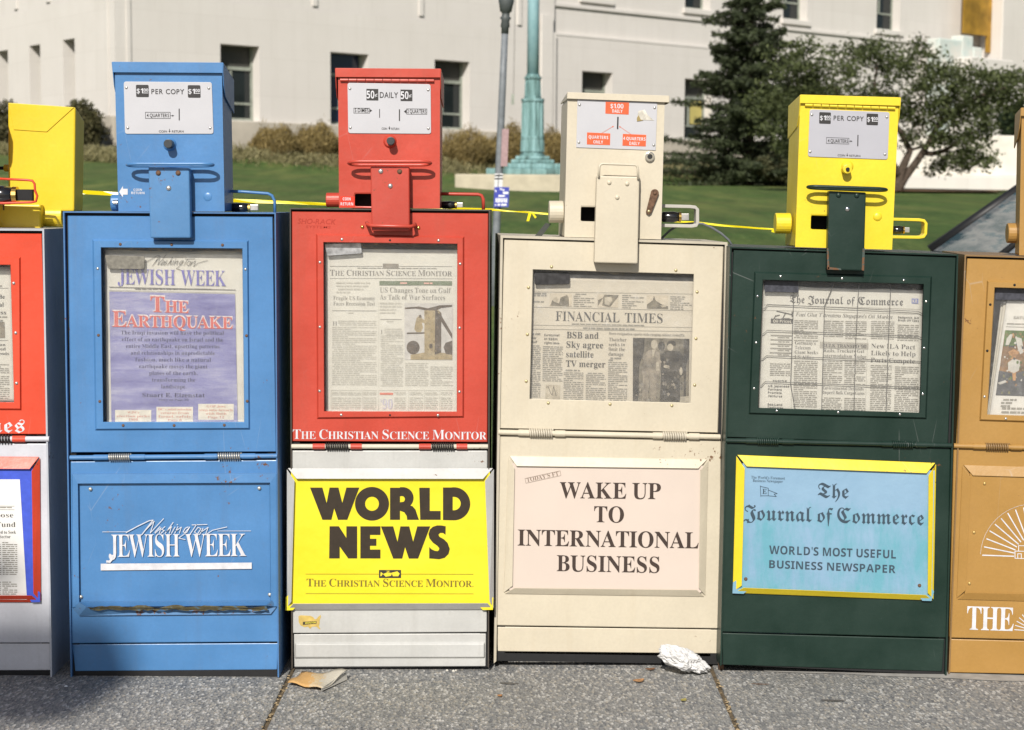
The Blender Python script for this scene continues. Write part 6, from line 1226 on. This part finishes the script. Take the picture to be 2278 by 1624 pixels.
k = MB(); k.poly(F, e([(2185, 770), (2200, 760), (2212, 790), (2195, 800)]), d); k.poly(F, e([(2160, 900), (2200, 880), (2245, 900), (2235, 920), (2170, 925)]), d + .0002); k.poly(F, e([(2170, 925), (2225, 925), (2210, 955), (2180, 955)]), d); k.poly(F, e([(2190, 1050), (2220, 1050), (2215, 1115), (2195, 1115)]), d); k.poly(F, e([(2270, 890), (2278, 880), (2300, 900), (2290, 925)]), d); mottle(pic, F, e([(2140, 760), (2440, 765), (2410, 1215), (2085, 1205)]), d - .0002, [plain('picture green', (.10, .15, .05), .9), plain('picture slate', (.075, .075, .08), .9), plain('picture ground', (.22, .125, .06), .9), plain('picture white', (.5, .48, .44), .9), plain('picture olive', (.16, .15, .07), .9)], 140, 32, (1.2, 4))
k.build('picture_skin', plain('picture skin and straw', (.40, .22, .10), .9, vary=.4, scale=70), pic, recalc=False)

# ------------------------------------------------------------------ 6. red and white box running out of the frame at the left
WBX = paint('grey white enamel', (.50, .51, .56), .4, rust=.2); RD2 = paint('scarlet enamel', (.60, .055, .02), .36, rust=.1)
B = Box(-120, 'red and white newspaper box with blackletter lettering, cut off by the left edge', ax=.006, ay=.014, y=-.055, depth=.30)
B.body([(-352, 507), (98, 509.5), (116, 1512), (-330, 1515)], paint('white edged navy cabinet', (.40, .42, .47), .4, rust=.2), lip=4)
B.door([(-344, 517), (93.8, 519.8), (106.3, 966.5), (-334, 965)], [(-288, 570), (44.7, 572.8), (46.5, 911), (-283, 909)], [(-268, 587.5), (23.3, 589.8), (31.3, 895), (-264, 893)], RD2)
B.screws([(30.4, 630), (34.9, 740.6), (36.7, 852.5)], STEEL, 3.8)
B.hinge((-330, 976), (110, 976.5), 6, WBX, [(.66, .81)], [(.815, .88), (.6, .655)], RD2, plain('black spring', (.018, .016, .015), .4))
lp_ = B.panel([(-330, 986), (109.5, 986.5), (112.5, 1430), (-328, 1431)], WBX); B.kick([(-326, 1432), (111.5, 1431.5), (112, 1491), (-325, 1493)], WBX, d=-.005)
k = MB(); text(k, B.F, 'Times', 'fr', (-92, 961.5), (55, 962.5), 34, .0008); k.build('lettering', WHT, B.door_o, recalc=False)
B.frame([(-310, 1014), (89, 1016.5), (91, 1340), (-305, 1340)], [(-290, 1042), (70, 1043.5), (74, 1325), (-286, 1325)], 18, RD2, d0=.004, d1=.018)
card = thing('display_card', B.F.hit(-110, 1338, .01), 'blue poster holding a printed front page in the red frame at the left edge', 'poster', 'rack cards in the lower card frames')
ck = MB().slab(B.F, [(-298, 1030), (72, 1030), (76, 1310), (89, 1318), (89, 1339.5), (70, 1340), (62, 1326), (-295, 1330)], .0095, .008).build('card', plain('royal blue card', (.045, .085, .50), .5), card)
pg = MB().slab(B.F, [(-260, 1066), (44, 1066.5), (60, 1334), (-250, 1332)], .0102, .0094).build('printed_page', plain('white printed page', (.66, .65, .63), .7, vary=.04), card)
F = B.F; d = .0108; k = MB(); text(k, F, 'Oppose', 'sr', (-37, 1150.5), (29.5, 1151), 10.5, d); text(k, F, 'New Fund', 'sr', (-49, 1172), (34.3, 1172.4), 11, d); text(k, F, 'Firms Expected to Seek', 'sr', (-52, 1187), (35.5, 1187.3), 7, d); text(k, F, 'Private Sector', 'sr', (-34, 1197), (23.5, 1197.2), 7, d); rule(k, F, (-100, 1125), (32, 1126), .7, d); rule(k, F, (-100, 1133), (32, 1134), .7, d)
k.build('headline', INK3, card, recalc=False); k = MB(); greek(k, F, -100, 1127, 30, 1131, d, 5, .5)
for x0, x1 in ((-95, -48), (-43, 2), (5, 38)): greek(k, F, x0, 1206, x1, 1280, d, 4.4, .45); greek(k, F, x0, 1294, x1, 1328, d, 4.4, .45)
k.build('body_text', INK2, card, recalc=False)
T_, F = B.paper([(-262, 592), (26, 594), (34, 892), (-258, 892)], -.026, 'broadsheet newspaper partly visible behind the left-edge red box window', rip=.0005, seed=21); d = B.pp; k = MB()
for i, (s_, x0, x1) in enumerate((('Will Be', -30, 10.5), ('Musical', -34, 8), ('Success', -36, 13.5))): text(k, F, s_, 'sb', (x0, 664 + i * 17.5), (x1, 664.3 + i * 17.5), 9, d)
for i, (s_, x0, x1) in enumerate((('Veteran', -30, 12), ('Answered', -40, 12.5), ('His Friends', -38, 19.5))): text(k, F, s_, 'sb', (x0, 769 + i * 10), (x1, 769.3 + i * 10), 6, d)
rule(k, F, (-80, 640), (18, 641), .8, d); rule(k, F, (-80, 757), (18, 757.5), .8, d); ink(k, 'headline', INK3, T_); k = MB(); greek(k, F, -80, 703, 16, 720, d, 8, .4); greek(k, F, -80, 810, -32, 888, d, 4.4, .46); greek(k, F, -28, 810, 20, 888, d, 4.4, .46); greek(k, F, -80, 634, 18, 638, d, 5, .6); ink(k, 'body_text', INK2, T_)
MB().poly(F, [(-40, 716), (10, 716), (11, 752), (-39, 752)], d).build('front_picture', plain('halftone brown', (.20, .17, .13), .9, vary=.5, scale=60), T_, recalc=False)
B.head([(-290, 160), (-78, 161), (-75, 505), (-284, 504)], RD2, hood=[(-295, 150), (-75, 151.5), (-75, 172), (-294, 171)], slope=.012); B.plate([(-270, 185), (-96, 187), (-95, 296), (-268, 295)])
B.bracket([(-80, 394), (60, 400.5), (72, 402), (77, 409), (78, 424), (83, 436), (80, 448), (70, 450), (8, 452), (-80, 452)], .0029, RD2, d=-.09)
B.padlock((-50, 413, 74, 455), 'black padlock inside the red wire bracket at the left edge', d=-.105, hasp=BLACK)

# turned yellow box standing behind the left-edge box, its hood side towards us
B = Box(92, 'yellow newspaper box turned sideways behind the left-edge red box', y=.155, ax=.012, ay=-.004, depth=.19); F = B.F
YL2 = paint('chrome yellow enamel', (.69, .50, .016), .36, rust=.08, vary=.04, grime=(.5, .33, .02))
def side(px, dep): fr = [F.hit(*p) for p in px]; return fr, [p + F.n * -dep for p in fr]
k = MB(); fr, bk = side([(17.3, 227), (168, 237.5), (165, 470), (18, 470)], .085); 
for i in (0, 1): bk[i] = bk[i] - Vector((0, 0, .03))
k.prism(fr, bk); ho = k.build('coin_head', YL2, B.root, bevel=.004)
k = MB().slab(F, [(18, 228.5), (165, 238.5), (104, 293.5), (30, 288.5)], .0022, .0); k.build('hood', YL2, ho, bevel=.0010)
k = MB(); fr, bk = side([(1, 455), (98, 455), (98, 508), (1, 508)], .03); k.prism([p + F.n * .03 for p in fr], fr); k.build('lock_housing', YL2, ho, bevel=.004)
MB().cyl(F.hit(96, 481, -.02), F.hit(142, 481, -.02), .026, 24).build('lock_cylinder', YL2, ho, bevel=.002)
MB().cyl(F.hit(10, 373.5, -.06), F.hit(20, 373.5, -.06), .009, 16).build('coin_button', YL2, ho); MB().cyl(F.hit(-16, 374, -.06), F.hit(10, 374, -.06), .0042, 12).build('plunger', BLACK, ho)
k = MB().box(tuple(F.hit(15, 462) + Vector((0, -.031, -.006))), tuple(F.hit(17, 462) + Vector((.001, -.029, .006)))).build('slot', RUSTY, ho)
FC = Face((0, .27, 0)); k = MB(); fr = [FC.hit(*p) for p in [(-150, 509), (136, 510), (136, 1490), (-140, 1490)]]; bk = [p + FC.n * -.40 for p in fr]; k.prism(fr, bk); k.build('cabinet', YL2, B.root, bevel=.004)

# ------------------------------------------------------------------ tape, litter
TF = Face((0, .62, 0)); random.seed(4); pts = [(-60, 420, 8.5), (150, 426, 8.6), (190, 427.5, 8.8), (230, 430, 8.6), (262, 432, 8.2), (420, 440, 7), (520, 446, 7.5), (570, 448, 8), (640, 450.5, 6), (690, 452.5, 6.5), (752, 455.5, 5.5), (900, 460, 4), (1000, 463, 4), (1090, 466, 5), (1128, 469.5, 3.2), (1150, 470.8, 2.2), (1166, 471.5, 4), (1200, 474.5, 4.2), (1245, 478, 4), (1400, 488, 3.5), (1552, 495, 4), (1600, 501, 4.4), (1640, 504, 4), (1690, 508, 3.6), (1732, 510.5, 3.4)]
k = MB(); vs = []
for i, (u, v, w_) in enumerate(pts):
    a = .35 * math.sin(i * 1.9); p = TF.hit(u, v); s_ = 4.62 / FPX; vs += [p + Vector((0, math.sin(a) * w_ * s_ * .5, w_ * s_ * .5)), p - Vector((0, math.sin(a) * w_ * s_ * .5, w_ * s_ * .5))]
k.add(vs, [[2 * i, 2 * i + 1, 2 * i + 3, 2 * i + 2] for i in range(len(pts) - 1)])
for q in ([(1176, 473), (1183, 473), (1177, 492), (1171, 492)], [(1182, 473), (1187, 474), (1194, 483), (1190, 486)], [(1718, 508), (1733, 509), (1729, 519), (1716, 516)]): k.poly(TF, q, .004)
m, t, b = nmat('yellow plastic tape'); b.inputs['Base Color'].default_value = (.80, .66, .012, 1); b.inputs['Roughness'].default_value = .3
o = k.build('barrier_tape', m); md = o.modifiers.new('sheet', 'SOLIDIFY'); md.thickness = .0006; tag(o, 'twisted yellow barrier tape strung across behind the boxes', 'barrier tape')
# folded leaflet
q = [G(640, 1526), G(672, 1503), G(773, 1514), G(716, 1541)]; up_ = Vector((0, 0, 1)); k = MB()
m, t, b = nmat('orange and grey leaflet'); v = coords(t); sx = N(t, 'SeparateXYZ'); t.links.new(v, sx.inputs[0])
ad = N(t, 'Math', operation='MULTIPLY_ADD'); ad.inputs[1].default_value = 9; t.links.new(sx.outputs[0], ad.inputs[0]); ad.inputs[2].default_value = 4.32; a2 = N(t, 'Math', operation='MULTIPLY_ADD'); a2.inputs[1].default_value = .9; t.links.new(noise(t, v, 90, 5, .8), a2.inputs[0]); t.links.new(ad.outputs[0], a2.inputs[2])
t.links.new(ramp(t, a2.outputs[0], [(.56, (.48, .28, .10)), (.66, (.47, .41, .29)), (.72, (.48, .32, .14)), (.80, (.43, .40, .34))]).outputs[0], b.inputs['Base Color']); b.inputs['Roughness'].default_value = .8
z = [.002, .002, .018, .004]; top = [p + up_ * (zz_ + .006) for p, zz_ in zip(q, z)]; n_ = 8; vs = []; fs_ = []
for j in range(n_ + 1):
    for i in range(n_ + 1):
        a, b2 = i / n_, j / n_; p = (top[0] * (1 - a) + top[3] * a) * (1 - b2) + (top[1] * (1 - a) + top[2] * a) * b2; vs.append(p + up_ * (.004 * math.sin(a * 5) * math.sin(b2 * 4) + .003 * math.sin(a * 9 + b2 * 7)))
for j in range(n_):
    for i in range(n_): fs_.append([j * 9 + i, j * 9 + i + 1, (j + 1) * 9 + i + 1, (j + 1) * 9 + i])
o = k.add(vs, fs_).build('paper_leaflet', m, None, smooth=True); md = o.modifiers.new('sheet', 'SOLIDIFY'); md.thickness = .002; md.offset = 0
tag(o, 'folded orange and grey paper lying on the pavement by the red box', 'litter')
k = MB(); k.add([q[3] + up_ * .004, q[2] + up_ * .003, q[2] + up_ * .020 + Vector((-.004, .004, 0)), q[3] + up_ * .011], [[0, 1, 2, 3]]); c_ = k.build('folded_leaf', plain('grey paper', (.42, .40, .36), .9), o); c_.modifiers.new('sheet', 'SOLIDIFY').thickness = .001
# crumpled tissue
from mathutils import noise as MN
ic = bmesh.new(); bmesh.ops.create_icosphere(ic, subdivisions=6, radius=1.0); c = P(1527, 1449, -.05)
for vv in ic.verts:
    n_ = vv.co.copy(); q_ = n_ * 1.7 + Vector((3, 1, 7)); rid = 1 - 2.2 * abs(MN.noise(q_)); rid2 = 1 - 2 * abs(MN.noise(q_ * 2.3)); rid3 = 1 - 2 * abs(MN.noise(q_ * 5.1))
    r = .74 + .20 * rid + .13 * rid2 + .05 * rid3 + .25 * MN.noise(n_ * 1.1 + Vector((5, 2, 1)))
    x, y, z_ = n_ * r; vv.co = Vector((x * .060, y * .036, max(-.025, z_ * .028) - x * .020))
me = bpy.data.meshes.new('crumpled_tissue'); ic.to_mesh(me); ic.free(); m, t, b = nmat('white tissue'); b.inputs['Base Color'].default_value = (.56, .555, .55, 1); b.inputs['Roughness'].default_value = .9; bump(t, b, noise(t, coords(t), 55, 4, .6), .4, .006); me.materials.append(m); me.polygons.foreach_set('use_smooth', [True] * len(me.polygons))
o = bpy.data.objects.new('crumpled_tissue', me); COL.objects.link(o); o.location = (c.x, .0, .034); tag(o, 'crumpled white tissue lying against the foot of the cream box', 'litter')
def leaf(px, L, W, col, label, name='dry_leaf', rz=0.0, cat='leaf', curl=.3):
    p = G(*px); k = MB(); vs = []; n_ = 7
    for i in range(n_ + 1):
        t_ = i / n_; w_ = W * math.sin(math.pi * min(1, .06 + t_ * .92)) ** .8; x = (t_ - .5) * L
        for s_ in (-1, 0, 1): vs.append(Vector((p.x + x * math.cos(rz) - s_ * w_ * math.sin(rz), p.y + x * math.sin(rz) + s_ * w_ * math.cos(rz), .003 + curl * L * ((t_ - .5) ** 2) + abs(s_) * curl * W * .5)))
    o = k.add(vs, [[3 * i + j, 3 * i + j + 1, 3 * i + j + 4, 3 * i + j + 3] for i in range(n_) for j in (0, 1)]).build(name, plain(name + ' ' + label[:14], col, .85, vary=.3, scale=150), None); md = o.modifiers.new('sheet', 'SOLIDIFY'); md.thickness = .0012; return tag(o, label, cat)
leaf((1421, 1518), .030, .010, (.30, .16, .07), 'tan dry leaf lying below the cream box', rz=.5)
leaf((1447, 1492), .026, .006, (.14, .065, .03), 'narrow reddish-brown leaf just in front of the cream box', rz=.35)
leaf((1521, 1561), .018, .007, (.26, .22, .06), 'small yellow-green leaf on the pavement', rz=.9)
leaf((1691, 1525), .042, .0018, (.09, .05, .03), 'thin brown twig lying in front of the dark green box', name='twig', cat='twig', rz=-.1, curl=.05)
leaf((1854, 1561), .055, .004, (.07, .065, .06), 'long dark flat scrap on the pavement before the green box', name='dark_scrap', cat='litter', rz=-.05, curl=.02)
leaf((1740, 1486), .03, .006, (.10, .06, .035), 'curled dark leaf under the front edge of the green box', rz=.1)
leaf((1112, 1551), .012, .006, (.30, .14, .05), 'tiny orange-brown leaf before the red box', rz=.4)
leaf((1132, 1522), .045, .006, (.09, .085, .075), 'dark flattened spot of litter before the red box', name='dark_scrap', cat='litter', rz=-.1, curl=.01)
k = MB(); p = G(1604, 1489); k.tube([p + Vector((0, 0, .0)), p + Vector((0, 0, .016)), p + Vector((0, 0, .019))], [.0075, .0075, .005], 12); tag(k.build('rusty_bolt', RUSTY, None, smooth=True), 'rusty bolt head standing at the foot of the cream box', 'bolt')
k = MB(); g_ = random.Random(6); p0 = G(1003, 1493)
for i in range(9): k.dome(p0 + Vector((g_.uniform(-.02, .02), g_.uniform(-.008, .008), 0)), (g_.uniform(-.5, .5), g_.uniform(-.5, .5), 1), g_.uniform(.002, .0045), .003, 5)
tag(k.build('glass_crumbs', plain('pale crumbs', (.6, .57, .5), .4), None), kind='stuff')
tag(MB().dome(G(147, 1528) + Vector((0, 0, .001)), (0, 0, 1), .0042, .003, 8).build('white_pellet', plain('white pellet', (.7, .72, .75), .4), None), 'tiny white pellet in the shade before the left boxes', 'litter')
